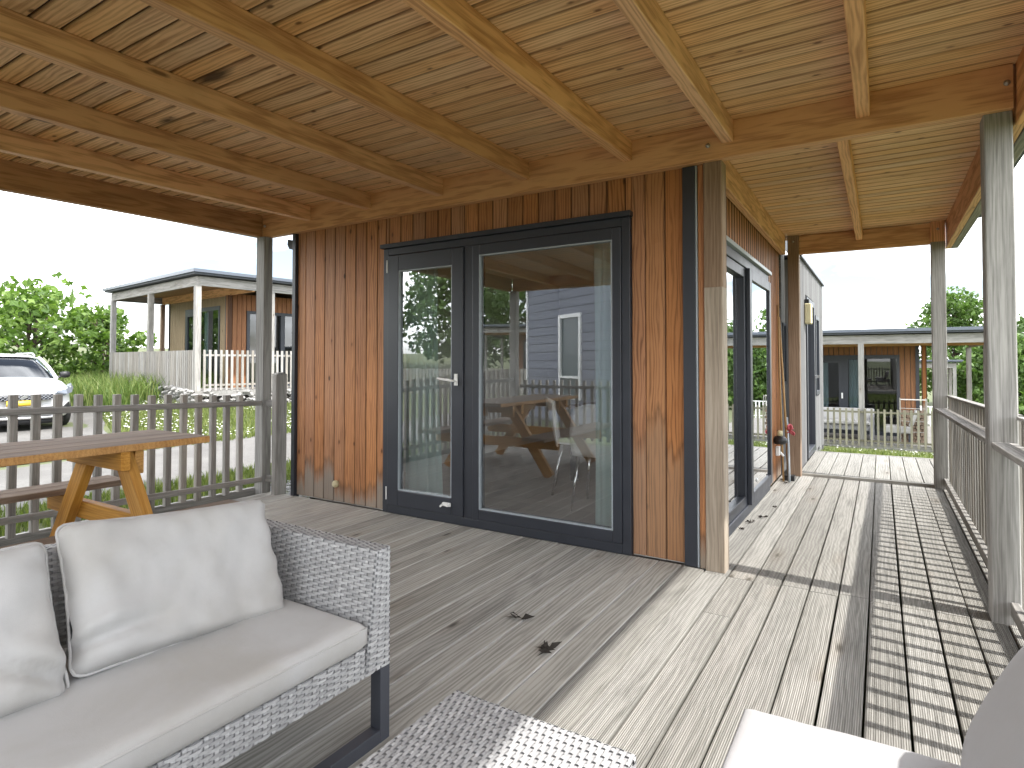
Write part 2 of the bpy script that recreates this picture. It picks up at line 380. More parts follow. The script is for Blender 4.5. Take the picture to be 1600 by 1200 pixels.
def frame(a, b, up):
    a = Vector(a); b = Vector(b); d = (b-a).normalized(); sd = Vector(up).cross(d).normalized(); u = d.cross(sd)
    c = (a+b)/2
    return Matrix(((d.x, sd.x, u.x, c.x), (d.y, sd.y, u.y, c.y), (d.z, sd.z, u.z, c.z), (0, 0, 0, 1))), (b-a).length
def board(name, a, b, w, t, mat, parent=None, up=(0,0,1), ch=.003, base=None, **props):
    mw, Ln = frame(a, b, up)
    if base is not None: mw = base @ mw
    return link(name, plank_mesh(Ln, w, t, ch, mat), parent, mw, None, **props)
def copy_tree(o, parent=None):
    c = o.copy(); C.objects.link(c)
    if parent is not None: c.parent = parent
    for ch in list(o.children): copy_tree(ch, c)
    return c

# ------------------------------------------------------------------ terrain
def sstep(a, b, x):
    t = max(0, min(1, (x-a)/(b-a))); return t*t*(3-2*t)
def H(x, y):
    h = -.14
    h += .42*sstep(-8.6, -13.5, x)*sstep(1.6, 4.2, y+.10*(x+12))       # bank up to the left cabin
    h -= .72*sstep(5.6, 12.0, y)*sstep(-7, -2, x)                      # slope down to the right cabin
    h -= .6*sstep(14, 27, y)*sstep(-7, -2, x)
    d = math.hypot(x, y)
    h += 2.3*sstep(26, 62, d)*sstep(-5, -30, x) + 1.9*sstep(60, 400, d)
    if d > 9: h += .05*noise.noise((x*.25, y*.25, 0))
    return h
b = MB()
xs = [-900,-500,-260,-140,-90,-60,-45]+[-36+i*.75 for i in range(72)]+[20,26,34,45,60,90,140,260,500,900]
ys = [-900,-500,-260,-140,-90,-60,-45,-34,-26]+[-20+i*.75 for i in range(70)]+[34,38,45,60,90,140,260,500,900]
for y in ys:
    for x in xs: b.v.append((x, y, H(x, y)))
nx = len(xs)
for j in range(len(ys)-1):
    for i in range(nx-1):
        a = j*nx+i; b.f.append((a, a+1, a+nx+1, a+nx))
build(b, 'ground', M['turf'], smooth=True, kind='structure')
# road + parking pad
b = MB()
def rd(u, v):
    y = -22 + 46*v; xa = -8.35 - .25*math.sin(y*.5) ; xb = -5.72 + .06*math.sin(y*2.1) + .04*math.sin(y*5.3)
    x = xa + (xb-xa)*u; return (x, y, H(x, y)+.008)
b.grid(rd, 6, 140)
build(b, 'road', M['road'], smooth=True, kind='structure')
b = MB()
def pad(u, v):
    x = -20 + 11.4*u; y0 = -3.2; y1 = 1.15 + .36*(-x-9) + .06*math.sin(x*2.3); y = y0 + (min(y1, 3.4)-y0)*v
    return (x, y, H(x, y)+.012)
b.grid(pad, 40, 14)
build(b, 'parking_area', M['road'], smooth=True, kind='structure')

# ------------------------------------------------------------------ deck
deck = link('wooden_deck', None); deck['kind'] = 'structure'; deck['label'] = 'grey weathered timber deck of the veranda and side walkway'; deck.empty_display_size = .2
PIT = .1352; Y0 = -4.45
k = 0
for i in range(-29, 11):
    x = .042 + (i+.5)*PIT - .0065
    if x < -3.99 or x > 1.47: continue
    right = x > .04
    yend = 3.415 if right else -.012
    gap = .0045 if not right else .009
    mat = M['deck_ridge'] if x > -.10 else M['deck']
    if right:
        j = [-.075, -.060, -.085, -.05, -.07, -.03, -.052, -.05, -.045, -.05][i % 10]
        cuts = [Y0, j, yend]
        if i == 1: cuts = [Y0, -.62, -.075, yend]
    else:
        cuts = [Y0, R.uniform(-3.6, -1.0), yend] if R.random() < .6 else [Y0, yend]
    for a, c in zip(cuts[:-1], cuts[1:]):
        dz = R.uniform(-.0015, .0015); dx = R.uniform(-.0015, .0015)
        board('deck_board', (x+dx, a+.002, -.014+dz), (x+dx, c-.002, -.014+dz*.5), PIT-gap, .028, mat, deck, ch=.0025)
board('deck_board', (.0225, .02, -.014), (.0225, 3.415, -.014), .041, .028, M['deck_ridge'], deck, ch=.0025)
for i in range(0, 11):     # far platform beyond the far posts
    x = .16 + (i+.5)*.1365
    board('deck_board', (x, 3.47, .012), (x, 5.18+.004*i, .012), .1365-.008, .028, M['deck_ridge'], deck, ch=.0025)
board('edge_board', (.06, 3.44, .006), (1.5, 3.44, .006), .045, .04, M['deck'], deck)
board('edge_board', (-4.02, Y0, -.03), (-4.02, .0, -.03), .035, .14, M['grey'], deck, up=(0,0,1))
board('edge_board', (1.515, Y0, -.05), (1.515, 5.2, -.05), .03, .14, M['grey'], deck)
board('edge_board', (.16, 5.21, -.04), (1.66, 5.25, -.04), .03, .14, M['grey'], deck)
b = MB()
for x in (-3.6,-3,-2.4,-1.8,-1.2,-.6,0,.6,1.2): b.box((x-.03, Y0, -.11), (x+.03, 3.4 if x > .1 else -.02, -.0285))
build(b, 'deck_joist', M['dark'], deck, kind='stuff')

# ------------------------------------------------------------------ veranda
ver = thing('veranda', 'timber veranda roof with pine ceiling boards, beams and square posts', 'veranda', (0, -2, 0))
def zc(y): return 2.553 + (.0167*y if y < 0 else -.008*y)          # underside of the ceiling boards
y = -4.42
while y < 3.55:
    w = .107
    if not (-.06 < y+w/2 < -.0):
        z = zc(y+w/2)+.009
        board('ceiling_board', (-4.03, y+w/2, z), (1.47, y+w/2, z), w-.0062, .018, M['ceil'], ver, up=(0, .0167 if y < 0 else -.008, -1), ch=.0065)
    y += w
b = MB()
b.add([(-4.16, -4.56, zc(-4.5)+.05), (1.72, -4.56, zc(-4.5)+.05), (1.72, 0, zc(0)+.05), (-4.16, 0, zc(0)+.05)], [(0,1,2,3)])
roof = MB().box((-4.16, -4.56, 2.50), (1.74, 0, 2.64))
roof.v[0:2] = [(v[0], v[1], zc(-4.5)+.022) for v in roof.v[0:2]]; roof.v[2:4] = [(v[0], v[1], zc(0)+.022) for v in roof.v[2:4]]
build(roof, 'roof_sheet', M['roof'], ver)  # right overhang is unseen, sized to place the sun edge on the deck
build(MB().box((-.02, 0, zc(0)+.0225), (1.74, 3.66, 2.64)), 'roof_sheet', M['roof'], ver)
# joists
for x in (-3.335, -2.61, -1.87, -1.135, -.405, .19, .848):
    board('joist', (x, -4.36, zc(-4.36)-.0625), (x, -.068, zc(0)-.0625), .062, .124, M['beam'], ver, ch=.004)
board('joist', (.740, .0, zc(0)-.056), (.740, 3.36, zc(3.36)-.056), .06, .108, M['beam'], ver, ch=.004)
board('joist', (.036, .08, zc(0)-.108), (.036, 3.33, zc(3.33)-.098), .055, .20, M['beam'], ver, ch=.004)
# beams
board('beam', (-3.995, -.035, 2.449), (1.437, -.035, 2.449), .064, .206, M['beam'], ver, ch=.004)
board('beam', (-4.0, -4.36, 2.385), (-4.0, -.069, 2.455), .065, .20, M['beam_shade'], ver, ch=.004)
board('beam', (-3.96, -4.40, 2.39), (1.45, -4.40, 2.39), .065, .20, M['beam'], ver, ch=.004)
board('beam', (.19, 3.40, 2.425), (1.325, 3.40, 2.415), .06, .195, M['beam'], ver, ch=.004)
# rim along the right edge
board('rim_board', (1.472, -4.40, 2.40), (1.472, -.0, 2.42), .045, .27, M['beam'], ver, ch=.003)
board('rim_board', (1.472, .0, 2.42), (1.472, 3.52, 2.41), .045, .26, M['beam'], ver, ch=.003)
board('fascia_board', (1.525, -4.42, 2.44), (1.525, 3.55, 2.44), .055, .31, M['grey'], ver, ch=.003)
board('fascia_board', (-4.06, -4.42, 2.45), (-4.06, -.0, 2.48), .045, .24, M['grey'], ver, ch=.003)
# posts
def post(x, y, z0, z1, w, d, mat, nm='post', **kw):
    return board(nm, (x, y, z0), (x, y, z1), w, d, mat, ver, up=(0, -1, 0), ch=.005, **kw)
post(.098, .02, .0, 1.62, .106, .11, M['post_low'])
post(.098, .02, 1.621, 2.345, .106, .11, M['post_brown'], label='brown upper piece of the corner post')
post(1.385, .022, -.12, 2.345, .108, .115, M['grey'])
post(-3.94, -.062, -.10, 2.343, .118, .09, M['grey'])
post(.135, 3.40, .0, zc(3.4), .108, .11, M['post_brown'])
post(1.382, 3.40, -.12, 2.33, .112, .11, M['grey'])
post(1.382, 3.40, 2.331, zc(3.4), .112, .11, M['beam'])
for x in (-3.94, -1.3, 1.385): post(x, -4.39, -.12, 2.29, .11, .11, M['grey'])
# bolts
for x, z in ((.082, 2.43), (1.415, 2.463), (-3.93, 2.45)):
    build(MB().lathe([(.013, 0), (.013, -.006), (.008, -.008), (.008, -.013), (.003, -.014)], (0,0,0), 12, 'y'), 'bolt', M['galv'], ver, Matrix.Translation((x, -.0675, z)), True)
for x, z in ((.135, 2.46), (1.382, 2.45)):
    build(MB().lathe([(.012, 0), (.012, -.006), (.007, -.012), (.003, -.013)], (0,0,0), 12, 'y'), 'bolt', M['galv'], ver, Matrix.Translation((x, 3.344, z)), True)

# ------------------------------------------------------------------ the cabin
cab = thing('holiday_cabin', 'orange brown timber clad cabin with wide patio doors beside the deck', 'cabin', (-1.7, 2, 0))
DX0, DX1, DZ1 = -2.475, -.405, 2.125
bnds = [-3.548, -3.443] + [-3.318+.125*i for i in range(0, 27)]
bnds = [x for x in bnds if x < -.02] + [-.005]
for x0, x1 in zip(bnds[:-1], bnds[1:]):
    segs = []
    xm = (x0+x1)/2
    def cb(xa, xb, z0, z1):
        if xb-xa < .012: return
        mat = M['clad_worn'] if xa > -.41 else M['clad']
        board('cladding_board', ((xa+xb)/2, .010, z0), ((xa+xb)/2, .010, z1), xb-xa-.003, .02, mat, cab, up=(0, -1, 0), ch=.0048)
    zt = 2.50
    if x1 <= DX0+.001 or x0 >= DX1-.001: cb(x0, x1, .012, zt)
    elif x0 < DX0 < x1: cb(x0, DX0, .012, zt); cb(DX0, x1, DZ1, zt)
    elif x0 < DX1 < x1: cb(DX1, x1, .012, zt); cb(x0, DX1, DZ1, zt)
    else: cb(x0, x1, DZ1, zt)
# side wall facing the walkway
SY0, SY1, SZ1 = .36, 2.46, 2.02
y = .045
while y < 3.32:
    y1 = min(y+.0925, 3.32)
    def sb(ya, yb, z0, z1):
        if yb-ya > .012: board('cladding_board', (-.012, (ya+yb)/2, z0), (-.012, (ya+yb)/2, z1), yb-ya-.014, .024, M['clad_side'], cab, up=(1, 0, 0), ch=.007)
    if y1 <= SY0+.001 or y >= SY1-.001: sb(y, y1, .012, 2.5)
    elif y < SY0 < y1: sb(y, SY0, .012, 2.5); sb(SY0, y1, SZ1, 2.5)
    elif y < SY1 < y1: sb(SY1, y1, .012, 2.5); sb(y, SY1, SZ1, 2.5)
    else: sb(y, y1, SZ1, 2.5)
    y = y1
# backing shell with openings
b = MB()
b.box((-3.53, .022, 0), (DX0, .11, 2.5)); b.box((DX1, .022, 0), (-.03, .11, 2.5)); b.box((DX0, .022, DZ1), (DX1, .11, 2.5))
b.box((-.12, .11, 0), (-.026, SY0, 2.5)); b.box((-.12, SY1, 0), (-.026, 5.0, 2.5)); b.box((-.12, SY0, SZ1), (-.026, SY1, 2.5))
b.box((-3.53, .11, 0), (-3.43, 4.9, 2.5)); b.box((-3.53, 4.9, 0), (-.12, 5.0, 2.5))
build(b, 'wall', M['wall_in'], cab)
build(MB().box((-3.43, .11, -.05), (-.12, 4.9, .018)), 'floor', M['laminate'], cab)
build(MB().box((-3.43, .11, 2.40), (-.12, 4.9, 2.45)), 'ceiling', M['wall_in'], cab)
build(MB().box((-3.6, .0, 2.505), (-.021, 6.9, 2.64)), 'roof', M['roof'], cab)
# corner trims
def trim(lo, hi, mat=M['anthra'], nm='corner_trim'): return bevel(build(MB().box(lo, hi), nm, mat, cab), .003)
trim((-3.592, -.028, -.02), (-3.549, .03, 2.50)); trim((-.078, -.030, .006), (-.004, -.0015, 2.342))
trim((-.0035, -.028, .006), (.006, .04, 2.342), M['seal'], 'corner_strip')
board('corner_batten', (.026, .0, .004), (.026, .0, 2.342), .034, .04, M['clad_side'], cab, up=(0, -1, 0))
trim((-.02, 3.325, .0), (.016, 3.40, 2.5), M['graybldg'], 'end_trim')
# patio door
G = M['glass']
def rect_frame(x0, x1, z0, z1, wl, wr, wb, wt, y0, y1):
    b = MB()
    b.box((x0, y0, z0), (x0+wl, y1, z1)); b.box((x1-wr, y0, z0), (x1, y1, z1))
    b.box((x0+wl, y0, z0), (x1-wr, y1, z0+wb)); b.box((x0+wl, y0, z1-wt), (x1-wr, y1, z1)); return b
fb = rect_frame(DX0, DX1, .004, DZ1-.03, .055, .055, .06, .055, -.028, .075)
fb.box((-1.675, -.0275, .064), (-1.60, .0745, DZ1-.085))
pd = bevel(build(fb, 'patio_door', M['anthra'], cab), .004)
bevel(build(MB().box((DX0-.012, -.058, DZ1-.029), (DX1+.012, .0, DZ1+.004)), 'drip_cap', M['anthra'], pd), .003)
sb_ = rect_frame(-2.418, -1.677, .068, 2.035, .112, .105, .125, .125, -.040, .03)
sash = bevel(build(sb_, 'sash', M['anthra'], pd), .005)
build(rect_frame(-2.306, -1.782, .193, 1.910, .007, .007, .007, .007, -.036, -.012), 'seal', M['seal'], pd)
fx = bevel(build(rect_frame(-1.598, -.462, .066, 2.038, .058, .06, .075, .075, -.034, .05), 'sash', M['anthra'], pd), .005)
build(rect_frame(-1.540, -.522, .141, 1.963, .008, .008, .008, .008, -.032, -.008), 'seal', M['seal'], pd)
def pane(x0, x1, z0, z1, y, par, nm='pane', mat=None):
    return build(MB().add([(x0, y, z0), (x1, y, z0), (x1, y, z1), (x0, y, z1)], [(0, 1, 2, 3)]), nm, mat or G, par)
pane(-2.300, -1.788, .199, 1.904, -.014, pd); pane(-1.533, -.529, .148, 1.956, -.010, pd)
# handle, hinges, lock
hb = MB().lathe([(.013, 0), (.013, .012)], (0,0,0), 12, 'y'); hb.box((-.014, -.008, -.035), (.014, .004, .05))
hb.tube([(0, -.008, 0), (0, -.045, 0), (-.02, -.055, .004), (-.13, -.055, .016)], .0095, 8)
bevel(build(hb, 'handle', M['white'], pd, Matrix.Translation((-1.735, -.044, 1.055))), .002)
lk = MB(); lk.box((-.05, -.02, -.012), (.02, -.002, .014)); lk.tube([(-.045, -.018, .0), (-.055, -.04, -.015)], .008, 8); lk.lathe([(.015, -.02), (.012, -.032)], (0,0,0), 10, 'y')
bevel(build(lk, 'lock', M['white'], pd, Matrix.Translation((-1.80, -.040, .145))), .002)
for z in (.16, 1.95): build(MB().tube([(-2.423, -.042, z-.05), (-2.423, -.042, z+.05)], .005, 8), 'hinge', M['white'], pd)
# sliding door in the side wall
fb = MB()
fb.box((-.06, SY0, .004), (.022, SY0+.06, SZ1-.02)); fb.box((-.06, SY1-.075, .004), (.022, SY1, SZ1-.02))
fb.box((-.06, SY0+.06, .004), (.022, SY1-.075, .075)); fb.box((-.06, SY0+.06, SZ1-.09), (.022, SY1-.075, SZ1-.02))
sd = bevel(build(fb, 'sliding_door', M['anthra'], cab), .004)
bevel(build(MB().box((-.0, SY0-.012, SZ1-.019), (.052, SY1+.012, SZ1+.012)), 'drip_cap', M['seal'], sd), .003)
def yframe(y0, y1, z0, z1, w, x0, x1):
    b = MB(); b.box((x0, y0, z0), (x1, y0+w, z1)); b.box((x0, y1-w, z0), (x1, y1, z1))
    b.box((x0, y0+w, z0), (x1, y1-w, z0+w)); b.box((x0, y0+w, z1-w), (x1, y1-w, z1)); return b
bevel(build(yframe(SY0+.062, 1.42, .078, SZ1-.092, .075, -.05, .012), 'sash', M['anthra'], sd), .004)
bevel(build(yframe(1.40, SY1-.02, .078, SZ1-.092, .085, .0135, .046), 'sash', M['anthra'], sd), .004)
def xpane(y0, y1, z0, z1, x, par, mat=None): return build(MB().add([(x, y0, z0), (x, y1, z0), (x, y1, z1), (x, y0, z1)], [(0, 1, 2, 3)]), 'pane', mat or G, par)
xpane(SY0+.137, 1.345, .153, SZ1-.167, -.02, sd); xpane(1.485, SY1-.105, .163, SZ1-.177, .03, sd)
build(MB().lathe([(.016, 0), (.016, .012), (.008, .02)], (0,0,0), 10, 'x'), 'lock', M['white'], sd, Matrix.Translation((.046, 1.56, .25)))
# rainwater gear at the left corner
gb = MB()
prof = [(-.07, .05), (-.075, .0), (-.05, -.04), (0, -.052), (.02, -.05), (.02, .03)]
b = MB(); b.add([(p[0], 0, p[1]) for p in prof]+[(p[0], .9, p[1]) for p in prof], [(i, (i+1) % 6, (i+1) % 6+6, i+6) for i in range(6)]+[tuple(range(6))[::-1], tuple(range(6, 12))])
gt = build(b, 'gutter', M['black'], cab, Matrix.Translation((-3.65, .02, 2.27)))
build(MB().tube([(-3.63, .10, 2.22), (-3.63, .10, 2.05), (-3.615, .13, 1.95), (-3.615, .13, .45), (-3.66, .2, .2), (-3.74, .35, -.12)], .03, 10), 'downpipe', M['black'], gt, smooth=True)
# grey wing further along the walkway
wing = thing('cabin_wing', 'silver grey clad wing past the walkway with narrow window and dark door', 'cabin wing', (.1, 5, 0))
y = 3.74
WX = .15
while y < 6.78:
    y1 = y+.122
    def wb(z0, z1): board('cladding_board', (WX-.01, (y+y1)/2, z0), (WX-.01, (y+y1)/2, z1), .1205, .02, M['graybldg'], wing, up=(1, 0, 0), ch=.004)
    if 4.38 < (y+y1)/2 < 5.38: wb(2.0, 2.36)
    elif 5.52 < (y+y1)/2 < 6.05: wb(.0, .72); wb(1.84, 2.36)
    else: wb(-.05, 2.36)
    y = y1
b = MB(); b.box((-3.5, 5.01, -.2), (WX-.16, 6.75, 2.34)); b.box((-.02, 3.74, -.2), (WX-.022, 4.37, 2.34)); b.box((-.02, 5.40, -.2), (WX-.022, 6.77, 2.34)); b.box((-.02, 4.37, 1.99), (WX-.022, 5.40, 2.34)); b.box((-.02, 4.37, -.2), (WX-.12, 5.40, 1.99))
build(b, 'wall', M['graywall'], wing)
build(MB().box((-3.5, 6.75, -.2), (WX-.005, 6.80, 2.35)), 'end_wall', M['graywall'], wing)
build(MB().box((-.02, 3.72, 2.361), (WX+.03, 6.84, 2.39)), 'roof_trim', M['anthra'], wing)
dr = bevel(build(yframe(4.40, 5.37, .03, 1.98, .075, WX-.06, WX+.012), 'door', M['anthra'], wing), .003)
xpane(4.475, 5.295, .105, 1.905, WX-.03, dr, M['glass_far'])
build(MB().box((WX+.012, 5.28, .98), (WX+.06, 5.36, 1.02)), 'handle', M['chrome'], dr)
wn = bevel(build(yframe(5.53, 6.07, .74, 1.83, .055, WX-.02, WX+.012), 'window', M['anthra'], wing), .003)
xpane(5.585, 6.015, .795, 1.775, WX-.005, wn, M['glass_far'])
b = MB(); 
for i in range(3): b.box((-.022, 3.41+i*.11, 0), (.0, 3.41+i*.11+.106, 2.5))
build(b, 'wall', M['graywall'], wing)
wn2 = build(yframe(3.47, 3.70, .95, 1.62, .03, .002, .02), 'window', M['anthra'], wing); xpane(3.5, 3.67, .98, 1.59, .006, wn2, M['glass_far'])
lamp = thing('wall_lamp', 'cream box shaped wall lamp on the grey wing', 'lamp', (WX, 4.26, 1.70))
bevel(build(MB().box((WX+.002, 4.20, 1.64), (WX+.075, 4.34, 1.88)), 'shade', M['cream'], lamp), .012, 3)
build(MB().box((WX+.001, 4.225, 1.885), (WX+.05, 4.315, 1.93)), 'bracket', M['black'], lamp)
# cable outlet & socket
co = bevel(build(MB().lathe([(.03, 0), (.03, -.02), (.022, -.032), (.012, -.036)], (0,0,0), 14, 'y'), 'cable_outlet', M['cream'], None, Matrix.Translation((-3.03, -.001, .16)), True), .003)
co['label'] = 'small round cream outlet low on the orange cladding'; co['category'] = 'outlet'
sk = MB(); sk.box((0, -.04, -.045), (.035, .04, .045)); sk.tube([(.035, 0, -.01), (.07, 0, -.05)], .012, 8)
sk = bevel(build(sk, 'wall_socket', M['white'], None, Matrix.Translation((.002, 2.98, .30))), .006)
sk['label'] = 'white socket low on the side wall near the broom'; sk['category'] = 'socket'

# ------------------------------------------------------------------ interior
def cur(x0, x1, y, z0, z1, folds, label, taper=0):
    b = MB()
    def P(u, v):
        x = x0 + (x1-x0)*u*(1-taper*math.sin(v*PI*.8)*.5); return (x, y + .028*math.sin(u*folds*2*PI + .5*math.sin(v*5)) + .01*v, z0+(z1-z0)*v)
    b.grid(P, folds*8, 10); o = build(b, 'curtain', M['curtain'], smooth=True); o['label'] = label; o['category'] = 'curtain'; o['group'] = 'curtains inside the patio doors'
    return o
cur(-2.40, -2.0, .15, .03, 2.3, 4, 'pale teal sheer curtain behind the narrow left door pane', .35)
cur(-.74, -.45, .19, .03, 2.3, 3, 'pale teal sheer curtain at the right edge of the large pane')
cur(-.75, -.5, .34, .03, 2.3, 2, 'pale sheer curtain inside the corner nearest the side door')
def chair(loc, rz, label):
    t = thing('dining_chair', label, 'chair', loc, rz, 'white chairs indoors'); mw = WM[t.name]
    b = MB()
    def seat(u, v):
        x = -.21+.42*u; y = -.2+.42*v; return (x*(1-.12*v), y, .45 + .02*((2*u-1)**2) - .015*math.sin(v*PI) - (.03*max(0, .15-v)/.15))
    b.grid(seat, 10, 10); s = build(b, 'seat', M['white'], t, mw, True); s.modifiers.new('s', 'SOLIDIFY').thickness = .014
    b = MB()
    def bk(u, v):
        w = .40-.05*v+.05*math.sin(v*PI); x = -w/2+w*u; zz = .43+.42*v - .045*v*(2*u-1)**2; return (x, .215+.10*v - .05*(2*u-1)**2*(.4+v), zz)
    b.grid(bk, 12, 10); s = build(b, 'backrest', M['white'], t, mw, True); s.modifiers.new('s', 'SOLIDIFY').thickness = .014
    for sx in (-1, 1):
        for y0, y1 in ((-.15, -.21), (.17, .25)):
            build(MB().tube([(sx*.16, y0, .44), (sx*.2, y1, .0)], .011, 8), 'leg', M['chrome'], t, mw, True)
    return t
chair((-1.02, 1.0, .018), PI+.15, 'white plastic shell chair with its back to the large pane')
chair((-1.42, 1.42, .018), PI-1.15, 'white plastic shell chair seen side on further inside')
dt = thing('dining_table', 'dark topped dining table behind the white chairs indoors', 'table', (-1.2, 2.4, .018))
bevel(build(MB().box((-1.75, 1.75, .73), (-.75, 3.3, .765)), 'table_top', M['table_top'], dt), .004)
for x in (-1.68, -.82):
    for y in (1.82, 3.23): build(MB().box((x-.03, y-.03, .018), (x+.03, y+.03, .729)), 'leg', M['steel'], dt)

# ------------------------------------------------------------------ fences and railing
fen = thing('picket_fence', 'grey square picket fence along the left edge of the deck', 'fence', (-3.93, -2, 0))
def zt(y): return .895 - .050*(y+.294)          # picket tops fall towards the post
py = -.297
while py > -4.3:
    zz = zt(py); tw = R.uniform(-.006, .006)
    board('picket', (-3.945+tw, py, .045+R.uniform(-.008, .008)), (-3.945, py, zz+R.uniform(-.004, .004)), .045, .045, M['greypick'], fen, up=(0, -1, 0), ch=.004)
    py -= .1255
board('rail', (-3.905, -.11, .818), (-3.905, -4.3, .818+.026*4.19), .032, .045, M['grey'], fen, ch=.004)
board('rail', (-3.905, -.11, .125), (-3.905, -4.3, .125+.022*4.19), .032, .045, M['grey'], fen, ch=.004)
board('rail', (-3.88, -.07, .815), (-3.787, -.05, .815), .03, .06, M['grey'], fen, ch=.003)
board('rail', (-3.88, -.07, .13), (-3.787, -.05, .13), .03, .06, M['grey'], fen, ch=.003)
gp = board('gate_post', (-3.752, -.030, -.1), (-3.752, -.030, 1.075), .068, .116, M['grey'], up=(0, -1, 0), ch=.006)
gp['label'] = 'short grey fence post with a rounded top beside the cabin corner'; gp['category'] = 'post'
WM[gp.name] = gp.matrix_basis.copy()
capz = lambda t: 1.074+.024*math.sin(t*PI)**.7
b = MB().grid(lambda u, v: (-3.786+.068*u, -.088+.116*v, capz(v)), 1, 8)
for xx in (-3.786, -3.718): b.add([(xx, -.088+.116*i/8, capz(i/8)) for i in range(9)], [tuple(range(9)) if xx > -3.75 else tuple(range(9))[::-1]])
build(b, 'cap', M['grey'], gp)
ff = thing('picket_fence', 'grey picket fence along the open front of the veranda', 'fence', (-1.3, -4.44, 0))
x = -3.8
while x < 1.3:
    board('picket', (x, -4.5, .04), (x, -4.5, .92), .045, .04, M['greypick'], ff, up=(0, -1, 0), ch=.004); x += .125
for z in (.14, .82): board('rail', (-3.88, -4.46, z), (1.33, -4.46, z), .03, .045, M['grey'], ff)
# right railing : flat cap board, pickets outside it
ra = thing('deck_railing', 'grey timber railing with flat cap board along the right side', 'railing', (1.4, 0, 0))
def zr(y): return .822 - .019*y
def rseg(y0, y1):
    board('cap_board', (1.386, y0, zr(y0)-.014), (1.386, y1, zr(y1)-.014), .094, .028, M['grey'], ra, ch=.003)
    board('bottom_rail', (1.413, y0, .075), (1.413, y1, .075), .032, .06, M['grey'], ra, ch=.003)
    y = y0+.04
    while y < y1-.02:
        board('picket', (1.452, y, -.06), (1.452, y, zr(y)+.105), .046, .036, M['greypick'], ra, up=(0, -1, 0), ch=.003); y += .123
    board('top_rail', (1.452, y0+.02, zr(y0)+.114), (1.452, y1-.02, zr(y1)+.114), .05, .016, M['grey'], ra, ch=.003)
rseg(.085, 3.34); rseg(-2.3, -.042); rseg(-4.33, -2.31)

# ------------------------------------------------------------------ gravel, grass, daisies
def blades(name, n, fn, hgt, wid, mat, lab, seed, lean=.5):
    rr = random.Random(seed); b = MB(); c = 0
    while c < n:
        p = fn(rr)
        if p is None: continue
        x, y = p; z = H(x, y)-.01; h = hgt*rr.uniform(.5, 1.25); a = rr.uniform(0, 2*PI); l = rr.uniform(.1, lean)*h; a2 = a+rr.uniform(-1.2, 1.2)
        dx, dy = math.cos(a2)*l, math.sin(a2)*l; wx, wy = -math.sin(a)*wid/2, math.cos(a)*wid/2
        b.add([(x-wx, y-wy, z), (x+wx, y+wy, z), (x+dx*.35+wx*.7, y+dy*.35+wy*.7, z+h*.6), (x+dx*.35-wx*.7, y+dy*.35-wy*.7, z+h*.6), (x+dx, y+dy, z+h)], [(0, 1, 2, 3), (3, 2, 4)])
        c += 1
    o = build(b, name, mat); o['kind'] = 'stuff'; o['label'] = lab; return o
def uni(x0, x1, y0, y1, rej=None):
    def f(r):
        x = r.uniform(x0, x1); y = r.uniform(y0, y1)
        return None if rej and rej(x, y) else (x, y)
    return f
onpad = lambda x, y: x < -8.6 and y < min(1.15+.36*(-x-9), 3.4)+.03
blades('grass', 9000, uni(-5.66, -4.6, -3.2, 3.2, lambda x, y: random.random() < .5*sstep(-4.9, -4.6, x)), .11, .011, M['grassblade'], 'bright green grass strip between the fence and the road', 1)
blades('grass', 26000, uni(-13.5, -8.45, .8, 7.0, onpad), .11, .014, M['grassblade'], 'flowery lawn in front of the left cabin', 2)
blades('grass', 7000, uni(-8.5, -4.5, 3.2, 9.0, lambda x, y: -8.4 < x < -5.7), .10, .013, M['grassblade'], 'lawn beyond the cabin corner', 12)
blades('tall_grass', 9000, uni(-20, -13.5, 2.9, 6.4, lambda x, y: onpad(x, y) or y < 3.3+.15*(-x-13.5)-.4), .62, .02, M['grasslong'], 'tall rough grass under the bush beside the left cabin', 3, .7)
blades('grass', 16000, uni(-.6, 3.2, 5.3, 12.6), .10, .013, M['grassblade'], 'lawn beyond the end of the walkway', 4)
def daisies(n, fn, seed, lab):
    rr = random.Random(seed); b = MB(); c = 0
    while c < n:
        p = fn(rr)
        if p is None: continue
        x, y = p; z = H(x, y)+rr.uniform(.07, .12); r = rr.uniform(.012, .024); k = [(x+r*math.cos(i*PI/3), y+r*math.sin(i*PI/3), z+rr.uniform(-.006, .006)) for i in range(6)]
        b.add(k, [tuple(range(6))]); c += 1
    o = build(b, 'daisies', M['daisy']); o['kind'] = 'stuff'; o['label'] = lab
daisies(1500, uni(-13.4, -8.5, .9, 6.4, lambda x, y: onpad(x, y) or noise.noise((x*.9, y*.9, 3)) < -.12), 5, 'white daisies scattered over the lawn')
daisies(120, uni(-.2, 2.4, 9.5, 12.5), 6, 'white flowers at the foot of the far picket fence')
